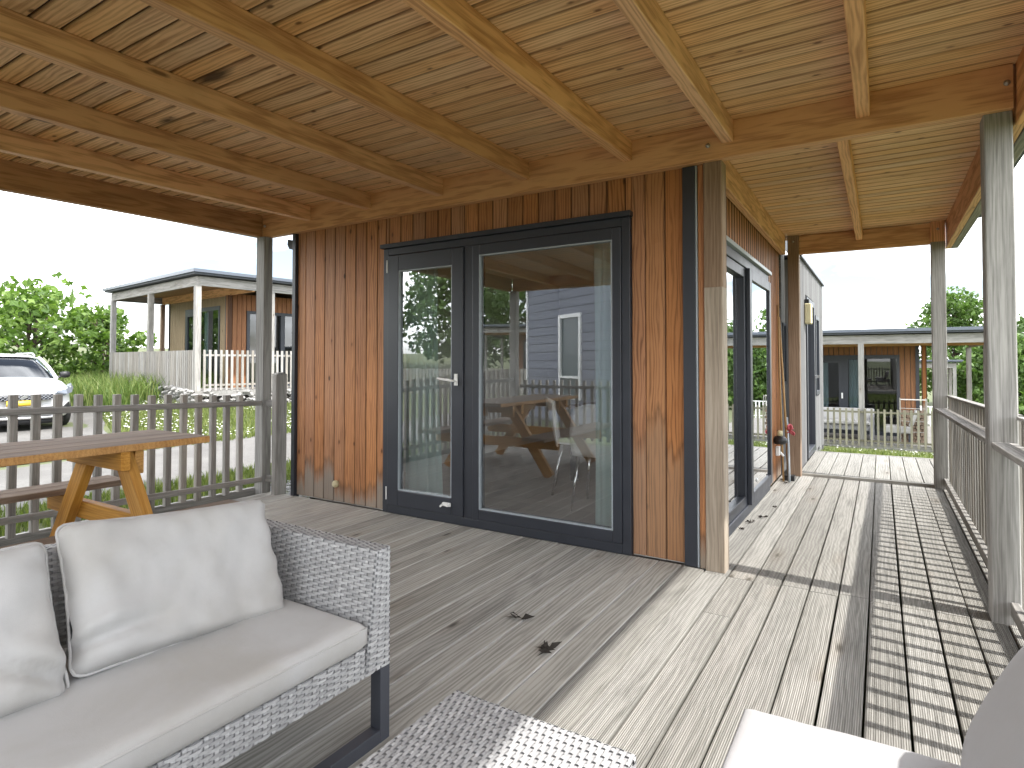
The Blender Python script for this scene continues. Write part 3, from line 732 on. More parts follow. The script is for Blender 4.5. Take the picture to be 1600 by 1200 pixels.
def stones(name, n, fn, r0, r1, mat, lab, zf, seed, parent=None):
    rr = random.Random(seed); b = MB(); c = 0
    while c < n:
        p = fn(rr)
        if p is None: continue
        x, y = p[:2]; z = zf(x, y, rr) if len(p) < 3 else p[2]; r = rr.uniform(r0, r1)
        vs = [(x+dx*r*rr.uniform(.6, 1.25), y+dy*r*rr.uniform(.6, 1.25), z+dz*r*rr.uniform(.5, .95)) for dx, dy, dz in ((1,0,0),(0,1,0),(-1,0,0),(0,-1,0),(0,0,1),(0,0,-1),(.6,.6,.6),(-.6,.6,.6),(-.6,-.6,.6),(.6,-.6,.6))]
        b.add(vs, [(0,1,6),(1,2,7),(2,3,8),(3,0,9),(6,1,7),(7,2,8),(8,3,9),(9,0,6),(4,6,7),(4,7,8),(4,8,9),(4,9,6),(1,0,5),(2,1,5),(3,2,5),(0,3,5)]); c += 1
    o = build(b, name, mat, parent); o['kind'] = 'stuff'
    if lab: o['label'] = lab
    return o
stones('gravel', 5200, uni(-4.75, -3.6, -4, 1.0, lambda x, y: x > -4.0 and y < .02), .010, .022, M['gravel'], 'grey gravel strip below the picket fence', lambda x, y, r: H(x, y)+r.uniform(-.002, .012), 8)

# ------------------------------------------------------------------ picnic table
pt = thing('picnic_table', 'weathered picnic table with orange brown A frame legs by the fence', 'picnic table', (-2.66, -2.4, 0))
TW, TE, TN = .62, -1.545, -3.35
for i in range(4):
    xx = -2.665-.31+.0775+i*.155
    board('table_plank', (xx, TE, .752), (xx, TN, .752), .151, .036, M['table_top'], pt, ch=.004)
bevel(build(MB().box((-2.374, TN, .7335), (-2.3535, TE, .769)), 'edge_strip', M['table_leg'], pt), .003)
for sx in (-1, 1):
    for i in range(2):
        xx = -2.665+sx*(.60+.13*i); board('bench_plank', (xx, TE-.03, .425), (xx, TN, .425), .126, .036, M['table_top'], pt, ch=.004)
for yl in (-1.94, -3.0):
    for sx in (-1, 1):
        board('leg', (-2.665+sx*.17, yl, .715), (-2.665+sx*.66, yl, .004), .105, .05, M['table_leg'], pt, up=(0, 1, 0), ch=.003)
        board('leg_block', (-2.665+sx*.25, yl+.046, .665), (-2.665+sx*.10, yl+.046, .665), .12, .042, M['table_leg'], pt, up=(0, 1, 0), ch=.003)
    board('cross_beam', (-2.665-.30, yl-.046, .685), (-2.665+.30, yl-.046, .685), .095, .044, M['table_leg'], pt, up=(0, 1, 0), ch=.003)
    board('bench_beam', (-2.665-.78, yl+.046, .345), (-2.665+.78, yl+.046, .345), .10, .044, M['table_leg'], pt, up=(0, 1, 0), ch=.003)
    for sx in (-1, 1):
        build(MB().lathe([(.012, 0), (.010, .008), (.004, .011)], (0,0,0), 10, 'y'), 'bolt', M['galv'], pt, Matrix.Translation((-2.665+sx*.44, yl+.068, .35)), True)
build(MB().lathe([(.012, 0), (.010, .008), (.004, .011)], (0,0,0), 10, 'y'), 'bolt', M['galv'], pt, Matrix.Translation((-2.84, -2.011, .69)), True)

# ------------------------------------------------------------------ wicker
def weave(b, P00, P10, P01, P11, pu=.026, pv=.0088, out=None, seed=0):
    """real interlaced strands over a bilinear patch: U runs along the long strands"""
    rr = random.Random(seed)
    P00, P10, P01, P11 = map(Vector, (P00, P10, P01, P11))
    lu = ((P10-P00).length+(P11-P01).length)/2; lv = ((P01-P00).length+(P11-P10).length)/2
    nu = max(2, round(lu/pu)); nv = max(2, round(lv/pv))
    N = ((P10-P00).cross(P01-P00)).normalized()
    if out is not None and N.dot(Vector(out)) < 0: N = -N
    def S(u, v, h):
        return (P00*(1-u)+P10*u)*(1-v) + (P01*(1-u)+P11*u)*v + N*h
    for j in range(nv):
        for i in range(nu):
            if (i+(j//1)) % 2 == 0:
                jit = rr.uniform(-.08, .08)
                st = ((-.22, -.0012), (.10, .0016), (.5, .0026), (.9, .0016), (1.22, -.0012))
                vs = []
                for t, h in st:
                    u = (i+t)/nu
                    u = min(max(u, 0), 1)
                    vs += [S(u, (j+.06+jit*.3)/nv, h), S(u, (j+.94+jit*.3)/nv, h)]
                b.add(vs, [(2*k, 2*k+2, 2*k+3, 2*k+1) for k in range(4)])
            else:
                vs = []
                for t, h in ((-.35, -.0008), (.1, .0018), (.5, .0024), (.9, .0018), (1.35, -.0008)):
                    v = min(max((j+t)/nv, 0), 1)
                    vs += [S((i+.30)/nu, v, h), S((i+.70)/nu, v, h)]
                b.add(vs, [(2*k, 2*k+2, 2*k+3, 2*k+1) for k in range(4)])
def wicker_box(name, parent, quads, seed, mw=None):
    """quads: list of (P00,P10,P01,P11,out). builds woven strands + dark backing just beneath them"""
    b = MB(); k = MB()
    for n_, q in enumerate(quads):
        P = [Vector(p) for p in q[:4]]; o = Vector(q[4]).normalized()
        weave(b, *P, out=o, seed=seed+n_)
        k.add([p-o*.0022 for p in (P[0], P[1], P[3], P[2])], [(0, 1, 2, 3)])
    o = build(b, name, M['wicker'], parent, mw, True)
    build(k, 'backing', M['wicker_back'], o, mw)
    return o
# sofa : faces +x, its long side along y
sofa = thing('wicker_sofa', 'grey wicker sofa with pale cushions at lower left', 'sofa', (-.8, -2.8, 0))
XF, XB, YR, YL = -.432, -1.12, -2.112, -3.62
def arm(y_out, sgn):
    # sgn +1: right arm (outer face towards +y)
    it, ib = y_out-sgn*.058, y_out-sgn*.108
    zt, zb, zs = .600, .232, .232
    q = [((XF, y_out, zb), (XB, y_out, zb), (XF, y_out, zt), (XB, y_out, zt), (0, sgn, 0)),
         ((XF, it, zt), (XB, it, zt), (XF, y_out, zt), (XB, y_out, zt), (0, 0, 1)),
         ((XF, ib, zb), (XF, y_out, zb), (XF, it, zt), (XF, y_out, zt), (1, 0, 0)),
         ((XF, ib, .24), (XB, ib, .24), (XF, it, zt), (XB, it, zt), (0, -sgn, .15))]
    wicker_box('armrest', sofa, q, 10+sgn)
arm(YR, 1); arm(YL, -1)
wicker_box('seat_front', sofa, [((XF+.001, YL+.108, .232), (XF+.001, YR-.108, .232), (XF+.001, YL+.108, .318), (XF+.001, YR-.108, .318), (1, 0, 0)),
                               ((XF-.07, YL+.1, .317), (XF-.07, YR-.1, .317), (XF+.001, YL+.1, .317), (XF+.001, YR-.1, .317), (0, 0, 1))], 30)
wicker_box('backrest', sofa, [((XB, YL, .232), (XB, YR, .232), (XB-.03, YL, .66), (XB-.03, YR, .66), (-1, 0, 0)),
                              ((XB+.07, YL, .25), (XB+.07, YR, .25), (XB+.02, YL, .66), (XB+.02, YR, .66), (1, 0, 0)),
                              ((XB-.03, YL, .66), (XB-.03, YR, .66), (XB+.02, YL, .66), (XB+.02, YR, .66), (0, 0, 1))], 40)
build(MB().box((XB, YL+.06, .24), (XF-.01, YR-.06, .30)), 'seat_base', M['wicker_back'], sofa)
lf = MB()
for x in (XF-.021, XB+.03):
    for yy in (YR-.022, YL+.022): lf.box((x-.021, yy-.021, .0), (x+.021, yy+.021, .24))
    lf.box((x-.0205, YL+.043, .0), (x+.0205, YR-.043, .04))
bevel(build(lf, 'leg_frame', M['steel'], sofa), .002)

def cushion(name, w, d, t, mat, label, mw, puff=.28, seed=0, fold=None, corner=.035, res=44, sag=0):
    """w along local X, d along local Y, thickness along Z; a soft box that thins to a seam at its rim"""
    b = MB(); nu, nv = res, max(16, int(res*d/w))
    def outline(u, v):
        # pulls the mid edges in slightly so that the corners stick out like a real cushion
        a, c = 2*u-1, 2*v-1
        x = a*(w/2)*(1-.035*(1-c*c)*(abs(a)**3)); y = c*(d/2)*(1-.045*(1-a*a)*(abs(c)**3))
        rc = corner
        ex, ey = abs(x)-(w/2-rc), abs(y)-(d/2-rc)
        if ex > 0 and ey > 0:
            L_ = math.hypot(ex, ey); 
            m_ = max(ex, ey)
            if L_ > 1e-9:
                k_ = m_/L_; x = math.copysign(w/2-rc+ex*k_, x); y = math.copysign(d/2-rc+ey*k_, y)
        return x, y
    def thick(u, v):
        a, c = abs(2*u-1), abs(2*v-1)
        ea = max(0, 1-a**(2/puff*1.2)); ec = max(0, 1-c**(2/puff*1.2))
        return max(0, ea)**.42*max(0, ec)**.42
    def P(side):
        def f(u, v):
            x, y = outline(u, v); h = t/2*thick(u, v)
            n1 = noise.noise((x*4+seed, y*4, side)); n2 = noise.noise((x*11+seed, y*11, side*3)); n3 = noise.noise((x*26+seed, y*18, side*5))
            h += (n1*.017+n2*.011+n3*.0045)*min(1, thick(u, v)*1.2)
            # radial tension creases near the rim
            rim = 1-thick(u, v)
            h += .006*rim*thick(u, v)*4*math.sin((u*31 if abs(2*v-1) > abs(2*u-1) else v*25)+seed+3*n1)
            if fold and side > 0:
                fx, fy, fa, fl = fold
                dx, dy = x-fx, y-fy; s_ = dx*math.cos(fa)+dy*math.sin(fa); q = -dx*math.sin(fa)+dy*math.cos(fa)
                h -= .038*math.exp(-(q/.016)**2)*math.exp(-(s_/fl)**2); h += .020*math.exp(-((q-.04)/.03)**2)*math.exp(-(s_/fl)**2)
            h -= sag*math.exp(-((x/(w*.28))**2+(y/(d*.3))**2))*(1 if side > 0 else 0)
            return (x, y, side*h)
        return f
    b.grid(P(1), nu, nv); n0 = len(b.f); b.grid(P(-1), nu, nv)
    b.f[n0:] = [f[::-1] for f in b.f[n0:]]
    # weld rims by position
    key = {}; remap = []
    vs = []
    for v in b.v:
        k = (round(v[0], 5), round(v[1], 5), round(v[2], 4))
        if k not in key: key[k] = len(vs); vs.append(v)
        remap.append(key[k])
    b.v = vs; b.f = [tuple(dict.fromkeys(remap[i] for i in f)) for f in b.f]; b.f = [f for f in b.f if len(f) > 2]
    o = build(b, name, mat, None, mw, True); o['label'] = label; o['category'] = 'cushion'
    # piping along the seam
    pts = []
    N_ = 120
    for i in range(N_):
        s_ = i/N_*4; sd_ = int(s_); f_ = s_-sd_
        u, v = ((f_, 0), (1, f_), (1-f_, 1), (0, 1-f_))[sd_]
        x, y = outline(u, v); pts.append((x*1.002, y*1.002, .0015*math.sin(i*1.7)))
    build(MB().tube(pts+[pts[0]], .0042, 6, False), 'piping', mat, o, mw, True)
    return o
def basis(o, X, Y, Z):
    return Matrix(((X[0], Y[0], Z[0], o[0]), (X[1], Y[1], Z[1], o[1]), (X[2], Y[2], Z[2], o[2]), (0, 0, 0, 1)))
def lean(cx, cy, cz, ang, roll=0, yawd=0):
    # pillow: local X along world y (width), local Y up the back, normal towards +x
    Z = Vector((math.cos(ang), 0, math.sin(ang))); Y = Vector((-math.sin(ang), 0, math.cos(ang))); X = Y.cross(Z)
    m = basis((0, 0, 0), X, Y, Z)
    return Matrix.Translation((cx, cy, cz)) @ Matrix.Rotation(yawd, 4, 'Z') @ m @ Matrix.Rotation(roll, 4, 'Z')
cushion('back_cushion', .60, .385, .135, M['fabric'], 'pale grey back cushion propped against the right end of the sofa', lean(-.838, -2.555, .570, math.radians(28), -.09, .02), seed=3, fold=(-.25, -.12, .12, .12))
cushion('back_cushion', .62, .385, .135, M['fabric'], 'pale grey back cushion cut off by the left edge of the photo', lean(-.838, -3.178, .566, math.radians(28), -.01, -.02), seed=9, fold=(.24, -.12, -.5, .09))
# long seat cushion
def seatcushion(x0, x1, y0, y1, z0, z1, mat, label, r=.035, seed=0, name='seat_cushion', parent=None):
    b = MB(); nu, nv = 34, 70
    def P(side):
        def f(u, v):
            x = x0+(x1-x0)*u; y = y0+(y1-y0)*v
            e = min(x-x0, x1-x, r); e2 = min(y-y0, y1-y, r)
            ka = math.sqrt(max(0, 1-(1-e/r)**2)); kb = math.sqrt(max(0, 1-(1-e2/r)**2))
            h = (z1-z0)/2*(.52+.48*ka*kb)
            nn = noise.noise((x*5+seed, y*5, side)); n2 = noise.noise((x*16, y*16+seed, side))
            h += side*0 + (nn*.007+n2*.0025)*ka*kb*(1 if side > 0 else .2)
            h += .008*math.sin(PI*u)*math.sin(PI*min(1, max(0, v)))*(1 if side > 0 else 0)
            ins = r*.25*(1-ka*kb) * 0
            return (x, y, (z0+z1)/2+side*h)
        return f
    # warp the u/v so that the rounded rim has enough rows
    def wq(t): return t if not (0 < t < 1) else (.5-.5*math.cos(PI*t))*.55+t*.45
    b.grid(lambda u, v: P(1)(wq(u), wq(v)), nu, nv); n0 = len(b.f); b.grid(lambda u, v: P(-1)(wq(u), wq(v)), nu, nv)
    b.f[n0:] = [f[::-1] for f in b.f[n0:]]
    off = (nu+1)*(nv+1); rim = [i for i in range(nu)] + [nu+(nu+1)*j for j in range(nv)] + [nu*1+(nu+1)*nv-i for i in range(nu)] + [(nu+1)*(nv-j) for j in range(nv)]
    b.f += [(rim[i], rim[i]+off, rim[(i+1) % len(rim)]+off, rim[(i+1) % len(rim)]) for i in range(len(rim))]
    o = build(b, name, mat, parent, None, True); o['label'] = label
    if parent is None: o['category'] = 'cushion'
    zz = (z0+z1)/2+(z1-z0)/2*.53
    pts = [(x1-.002, y0+(y1-y0)*i/60, zz) for i in range(61)]
    build(MB().tube(pts, .0035, 6, True), 'piping', mat, o, None, True)
    return o
seatcushion(XB+.09, XF+.012, YL+.115, YR-.112, .318, .405, M['fabric'], 'long pale grey seat cushion covering the sofa base')

# coffee table
ct = thing('coffee_table', 'low grey wicker coffee table in front of the sofa', 'coffee table', (.22, -2.8, 0))
cx0, cx1, cy1, cy0, cz = -.012, .462, -2.318, -3.25, .36
wicker_box('top', ct, [((cx0, cy0, cz), (cx0, cy1, cz), (cx1, cy0, cz), (cx1, cy1, cz), (0, 0, 1))], 60)
wicker_box('apron', ct, [((cx0, cy1, cz-.10), (cx1, cy1, cz-.10), (cx0, cy1, cz), (cx1, cy1, cz), (0, 1, 0)),
                         ((cx1, cy0, cz-.10), (cx1, cy1, cz-.10), (cx1, cy0, cz), (cx1, cy1, cz), (1, 0, 0)),
                         ((cx0, cy0, cz-.10), (cx0, cy1, cz-.10), (cx0, cy0, cz), (cx0, cy1, cz), (-1, 0, 0))], 61)
for x in (cx0+.02, cx1-.02):
    for yy in (cy0+.02, cy1-.02): build(MB().box((x-.018, yy-.018, 0), (x+.018, yy+.018, cz-.005)), 'leg', M['steel'], ct)
# second seat, facing the sofa
s2 = thing('lounge_seat', 'white cushioned lounge seat at the lower right corner', 'lounge seat', (1.0, -2.8, 0))
seatcushion(.64, 1.12, -3.6, -2.105, .345, .425, M['fabric_white'], 'white seat cushion lit by the sun', .03, 5, 'seat_cushion', s2)
# curved back cushion, rounded end profile extruded along y
b = MB()
prof = []
for i in range(29):
    a = i/28
    # outline in x,z of the back cushion: front face leaning back, rounded top
    pass
def backP(u, v):
    ang = 2*PI*u
    # superellipse section, leaning
    ca, sa = math.cos(ang), math.sin(ang)
    hx = .075*math.copysign(abs(ca)**.7, ca); hz = .165*math.copysign(abs(sa)**.75, sa)
    end = min(1, (1-v)*14) ; e = math.sqrt(max(0, 1-(1-end)**2)); hx *= (.35+.65*e); hz *= (.80+.20*e)
    lx = hx + hz*.42; lz = hz - hx*.18
    y = -3.6 + 1.485*v
    nn = .008*noise.noise((lx*6, y*4, lz*6))
    return (1.135+lx+nn, y, .575+lz+nn)
b.grid(backP, 40, 46)
cap = [tuple(backP(i/40, 1)) for i in range(40)]; b.add(cap, [tuple(range(40))])
build(b, 'back_cushion', M['fabric_white'], s2, None, True)
wicker_box('base', s2, [((.655, -3.6, .22), (.655, -2.118, .22), (.655, -3.6, .345), (.655, -2.118, .345), (-1, 0, 0)), ((.655, -2.118, .22), (1.27, -2.118, .22), (.655, -2.118, .345), (1.27, -2.118, .345), (0, 1, 0)),
                        ((1.27, -2.118, .22), (1.27, -3.6, .22), (1.42*.93, -2.118, .80), (1.42*.93, -3.6, .80), (1, 0, 0))], 70)
for yy in (-2.14, -3.58):
    for x in (.68, 1.24): build(MB().box((x-.02, yy-.02, 0), (x+.02, yy+.02, .225)), 'leg', M['steel'], s2)

# ------------------------------------------------------------------ things at the side wall
br = thing('broom', 'broom with thin cane handle leaning by the far post', 'broom', (.07, 3.0, 0))
build(MB().tube([(.10, 3.10, .03), (.05, 3.16, 1.0), (.012, 3.19, 1.66)], .011, 8), 'handle', M['cane'], br, smooth=True)
bb = MB(); bb.box((.06, 3.03, .0), (.16, 3.13, .05))
build(bb, 'head', M['black'], br)
cn = build(MB().tube([(.07, 2.96, .003), (.03, 3.08, 1.0), (.012, 3.13, 1.78)], .009, 8), 'cane', M['cane'], smooth=True); cn['label'] = 'bamboo cane leaning upright against the orange side wall'; cn['category'] = 'cane'
ps = build(MB().tube([(.125, 2.95, .003), (.10, 3.1, .34), (.075, 3.2, .62)], .012, 8), 'short_pole', M['seal'], smooth=True); ps['label'] = 'short pale pole standing beside the broom'; ps['category'] = 'pole'
hb = thing('hand_brush', 'black hand brush with cream top hanging on the short pole', 'brush', (.06, 2.8, .4))
build(MB().lathe([(.0, -.05), (.05, -.045), (.068, -.02), (.066, .005), (.045, .03), (.02, .035)], (.055, 2.86, .43), 14), 'body', M['black'], hb, smooth=True)
build(MB().lathe([(.026, .035), (.026, .075), (.018, .085), (.0, .086)], (.055, 2.86, .43), 12), 'cap', M['cream'], hb, smooth=True)
b = MB()
b.grid(lambda u, v: (.10+.05*u+.012*math.sin(v*7), 3.05+.014*math.sin(u*9+v*4), .47+.085*v*(1-.4*abs(u-.5))+.014*math.sin(u*5)), 8, 8)
pk = build(b, 'cleaning_cloth', M['pink'], smooth=True); pk['label'] = 'crumpled pink cloth caught on the pole by the far post'; pk['category'] = 'cloth'
pk.modifiers.new('s', 'SOLIDIFY').thickness = .012
# dead leaves
def dead(x, y, s, seed, label):
    rr = random.Random(seed); b = MB()
    for i in range(8):
        a = rr.uniform(0, 2*PI); l = s*rr.uniform(.5, 1.1); w = s*.13; ox, oy = rr.uniform(-s*.3, s*.3), rr.uniform(-s*.2, s*.2)
        d = Vector((math.cos(a), math.sin(a), 0)); q = Vector((-d.y, d.x, 0)); o = Vector((x+ox, y+oy, .004)); up = Vector((0, 0, 1))
        b.add([o, o+d*l*.4+q*w+up*rr.uniform(.004, .02), o+d*l+up*rr.uniform(.0, .02), o+d*l*.4-q*w+up*.003, o+d*l*.45+up*rr.uniform(.006, .016)], [(0, 1, 4), (1, 2, 4), (2, 3, 4), (3, 0, 4)])
    o = build(b, 'dead_leaf', M['leaf_dead']); o['label'] = label; o['category'] = 'leaf'; o['group'] = 'dead leaves on the deck'
dead(-.525, -1.155, .07, 1, 'dark curled leaf on the shaded boards nearer the patio door')
dead(-.285, -1.36, .075, 2, 'dark leaf clump on the boards beside the sun line')
dead(.116, 1.37, .055, 3, 'dark scrap of leaf on the walkway by the sliding door')
dead(.075, 1.17, .05, 4, 'small dark leaf scrap at the foot of the sliding door')
dead(.06, .93, .025, 5, 'tiny dark leaf scrap just past the corner post')
dead(.16, 1.75, .02, 6, 'tiny dark speck of leaf halfway down the walkway')
dead(.10, 2.86, .03, 7, 'small dark scrap under the leaning broom')

# ------------------------------------------------------------------ neighbouring cabins
def far_fence(name, label, A, B, zfun, h, pitch, pw, mat, group=None, rails=(.12, .8)):
    A = Vector(A); B = Vector(B); d = (B-A); Ln = d.length; d.normalize(); q = Vector((-d.y, d.x, 0))
    t = thing(name, label, 'fence', (*((A+B)/2).to_2d(), zfun(.5)), 0, group)
    n = int(Ln/pitch)
    for i in range(n+1):
        p = A+d*(i*pitch+.02); z = zfun(i/n)
        board('picket', (p.x, p.y, z), (p.x, p.y, z+h), pw, .03, mat, t, up=q, ch=0)
    for r in rails:
        a = A+q*.03; c = B+q*.03
        board('rail', (a.x, a.y, zfun(0)+r), (c.x, c.y, zfun(1)+r), .045, .03, mat, t, up=q, ch=0)
    return t
def cabin(label, corner, rot, z, d, posts_front, side_posts, dense_front=False, wall_h=2.42, group='neighbouring cabins', full=True, front_mat=None, back=7):
    """local frame: house corner at (0,0); front wall runs to x=-3.54 facing -y, walkway side +x; porch depth d in front"""
    base = Matrix.Translation((corner[0], corner[1], z)) @ Matrix.Rotation(rot, 4, 'Z')
    t = thing('holiday_cabin', label, 'cabin', (corner[0], corner[1], z), rot, group)
    def bd(nm, a, b_, w, th, mat, up=(0, 0, 1), ch=0): return board(nm, a, b_, w, th, mat, t, up, ch, base)
    def bx(nm, lo, hi, mat, par=None): return build(MB().box(lo, hi), nm, mat, par or t, base)
    bx('deck_floor', (-4, -d-.05, -.12), (1.45, 3.5, 0), M['grey'])
    # cladding boards, joined into one part: too small in the photo to pick apart
    b = MB(); x = -3.54
    doorx = (-2.47, -.40); 
    while x < -.01:
        x1 = min(x+.125, 0)
        z0 = 2.1 if doorx[0] < (x+x1)/2 < doorx[1] else 0
        b.box((x+.007, -.0, z0), (x1-.007, .03, wall_h)); x = x1
    if front_mat: build(b, 'cladding', front_mat, t, base, kind='stuff'); b = MB()
    y = 0
    while y < back:
        z0 = 2.0 if .5 < y+.06 < 2.5 else 0
        b.box((-.03, y+.007, z0), (0, y+.118, wall_h)); y += .125
    w = build(b, 'cladding', M['clad_far'], t, base); w['kind'] = 'stuff'
    b = MB(); b.box((-3.52, .031, 0), (-2.47, .1, wall_h)); b.box((-.40, .031, 0), (-.031, .1, wall_h)); b.box((-2.47, .031, 2.1), (-.40, .1, wall_h)); b.box((-3.52, .1, 0), (-3.45, back, wall_h)); b.box((-3.45, back-.1, 0), (-.031, back, wall_h))
    b.box((-.1, .1, 0), (-.031, .5, wall_h)); b.box((-.1, 2.5, 0), (-.031, back-.1, wall_h)); b.box((-.1, .5, 2.0), (-.031, 2.5, wall_h)); b.box((-3.45, .1, 2.35), (-.1, back-.1, 2.41)); b.box((-3.45, .1, 0.0), (-.1, back-.1, .02))
    build(b, 'wall', M['dark_in'], t, base)
    bx('corner_trim', (-.06, -.03, 0), (.02, -.001, wall_h), M['anthra']); bx('corner_trim', (-3.58, -.03, 0), (-3.542, .03, wall_h), M['anthra'])
    f = build(rect_frame(-2.47, -.40, 0, 2.12, .07, .07, .1, .1, -.02, .05), 'patio_door', M['anthra'], t, base)
    build(MB().box((-1.70, -.019, .1), (-1.58, .049, 2.02)), 'mullion', M['anthra'], f, base)
    build(rect_frame(-2.40, -1.70, .1, 2.02, .10, .10, .10, .10, -.03, .03), 'sash', M['anthra'], f, base)
    for a, c in ((-2.30, -1.80), (-1.58, -.47)):
        build(MB().add([(a, -.005, .1), (c, -.005, .1), (c, -.005, 2.02), (a, -.005, 2.02)], [(0, 1, 2, 3)]), 'pane', M['glass_far'], f, base)
        build(MB().grid(lambda u, v: (a+.02+(.22)*u, .12+.02*math.sin(u*25), .1+1.9*v), 16, 1), 'curtain', M['curtain'], f, base, True)
    build(MB().box((-1.74, -.06, .95), (-1.70, -.03, 1.1)), 'handle', M['white'], f, base)
    f = build(yframe(.5, 2.5, 0, 2.0, .08, -.03, .03), 'sliding_door', M['anthra'], t, base)
    build(MB().box((-.029, 1.45, .08), (.04, 1.57, 1.92)), 'mullion', M['anthra'], f, base)
    for a, c in ((.58, 1.45), (1.57, 2.42)):
        build(MB().add([(.0, a, .08), (.0, c, .08), (.0, c, 1.92), (.0, a, 1.92)], [(0, 1, 2, 3)]), 'pane', M['glass_far'], f, base)
    # roof, ceiling, fascias
    bx('ceiling', (-4.0, -d, 2.555), (1.43, 3.5, 2.58), M['ceil']); 
    bx('roof', (-4.15, -d-.16, 2.60), (1.62, back+.1, 2.70), M['roof']); bx('roof_edge', (-4.19, -d-.20, 2.645), (1.66, -d-.161, 2.715), M['roof_edge']); bx('roof_edge', (1.621, -d-.161, 2.645), (1.66, back, 2.715), M['roof_edge'])
    bd('fascia', (-4.05, -d, 2.475), (1.45, -d, 2.475), .06, .21, M['grey']); bd('fascia', (1.42, -d+.03, 2.475), (1.42, 3.5, 2.475), .06, .21, M['grey']); bd('fascia', (-4.0, -d+.03, 2.475), (-4.0, .0, 2.475), .06, .21, M['grey'])
    bd('beam', (-3.96, -.035, 2.45), (1.39, -.035, 2.45), .06, .2, M['beam'])
    for x in posts_front: bd('post', (x, -d, -.1), (x, -d, 2.37), .12, .12, M['grey'], up=(0, -1, 0))
    for y in side_posts: bd('post', (1.385, y, -.1), (1.385, y, 2.37), .12, .12, M['grey'], up=(0, -1, 0))
    bd('post', (.12, -.02, 0), (.12, -.02, 2.35), .11, .11, M['clad_side'], up=(0, -1, 0)); bd('post', (-3.93, -.06, 0), (-3.93, -.06, 2.35), .12, .1, M['post_brown'], up=(0, -1, 0))
    return t, base
M['clad_far'] = wood('cladding_far', (.20, .085, .036), (.40, .20, .09), (.8, .7, .6), .1, 1, .4, .6, bump=.2, vert=True)
M['clad_faded'] = wood('cladding_faded', (.24, .18, .11), (.40, .32, .21), (.85, .82, .75), .1, 1, .3, .7, bump=.2, vert=True)
M['dark_in'] = plain('dark_interior', (.12, .12, .12), .9)
M['picket_far'] = wood('picket_far', (.12, .115, .085), (.25, .24, .18), (.84, .8, .74), .15, 1.2, 0, .8, bump=.2)
M['dark_teal'] = plain('dark_blind', (.05, .075, .085), .3)
M['roof_edge'] = plain('roof_edge_metal', (.10, .115, .14), .4, .3)
# left cabin: corner post at (-12.1, 4.1), rotated -7.4 deg
rotL = -math.atan2(.129, .9917); uL = Vector((.9917, -.129)); vL = Vector((.129, .9917)); C0 = Vector((-12.1, 4.1)); dL = 1.33
cL = C0 - uL*1.39 + vL*dL
tl, bl = cabin('timber cabin with open corner porch standing on a raised stone base', cL, rotL, .54, dL, (-3.94, -1.28, 1.385), (.42, 2.2), back=8, front_mat=M['clad_faded'])
def lp(x, y): v = bl @ Vector((x, y, 0)); return (v.x, v.y, 0)
far_fence('porch_fence', 'close boarded grey fence on the shaded side of the left cabin porch', lp(-3.94, -dL-.05), lp(1.32, -dL-.05), lambda t: .50, .96, .105, .078, M['greypick'], None)
far_fence('porch_fence', 'sunlit pale picket fence on the end of the left cabin porch', lp(1.44, -dL+.12), lp(1.44, 2.5), lambda t: .55, .92, .125, .05, M['greypick'], None)
def plinth(r):
    s_ = r.random()
    if s_ < .6: p = bl @ Vector((r.uniform(-4, 1.45), -dL-.06+r.uniform(-.06, .04), 0))
    else: p = bl @ Vector((1.44+r.uniform(-.04, .06), r.uniform(-dL, 3.4), 0))
    return (p.x, p.y, H(p.x, p.y)+r.uniform(-.02, .34))
pl = stones('stone_plinth', 620, plinth, .05, .10, M['stone'], None, None, 21, None)
pl['label'] = 'pale rubble stones under the left cabin deck'; pl['kind'] = 'stuff'
build(MB().box((-3.95, -dL, -.45), (1.40, 3.4, -.125)), 'base', M['dark'], tl, bl)
# right cabin
tr, b2 = cabin('low timber cabin with glazed doors beyond the end of the walkway', (1.72, 15.0), 0, -.74, 1.9, (-3.94, -1.22, 1.385), (.0, 3.5), back=6)
far_fence('porch_fence', 'pale picket fence in front of the cabin beyond the walkway', (-2.2, 13.0, 0), (3.05, 13.0, 0), lambda t: -.80, .88, .131, .046, M['picket_far'])
for x in (-.6, 1.0):
    pass
gs = thing('garden_sofa', 'grey garden sofa on the porch of the cabin beyond the walkway', 'sofa', (.1, 13.9, -.74))
bevel(build(MB().box((-.55, 13.55, -.50), (.75, 14.15, -.36)), 'seat', M['wicker_back'], gs), .02)
bevel(build(MB().box((-.5, 13.5, -.355), (.7, 14.0, -.26)), 'cushion', M['fabric'], gs), .03)
bevel(build(MB().box((-.55, 14.0, -.35), (.75, 14.15, .02)), 'backrest', M['fabric'], gs), .03)
for x in (-.5, .7): bevel(build(MB().box((x-.05, 13.5, -.739), (x+.05, 14.15, -.12)), 'armrest', M['wicker_back'], gs), .02)
ga = thing('garden_chair', 'low grey garden chair beside the sofa on the far porch', 'chair', (1.25, 13.7, -.74))
bevel(build(MB().box((.95, 13.4, -.5), (1.5, 13.95, -.34)), 'seat', M['fabric'], ga), .02); bevel(build(MB().bar((1.48, 13.68, -.34), (1.62, 13.68, .03), .55, .08, (1, 0, 0)), 'backrest', M['fabric'], ga), .02)
for x in (.99, 1.46):
    for y in (13.45, 13.9): build(MB().box((x-.02, y-.02, -.739), (x+.02, y+.02, -.5)), 'leg', M['steel'], ga)
rack = thing('clothes_rack', 'thin white folding rack on the porch beyond the walkway', 'rack', (1.55, 13.35, -.74))
b = MB()
for x in (1.28, 1.80): b.tube([(x, 13.35, -.739), (x, 13.35, .33)], .012, 6); b.tube([(x, 13.7, -.739), (x, 13.7, .33)], .012, 6)
build(b, 'frame', M['galv'], rack)
b = MB()
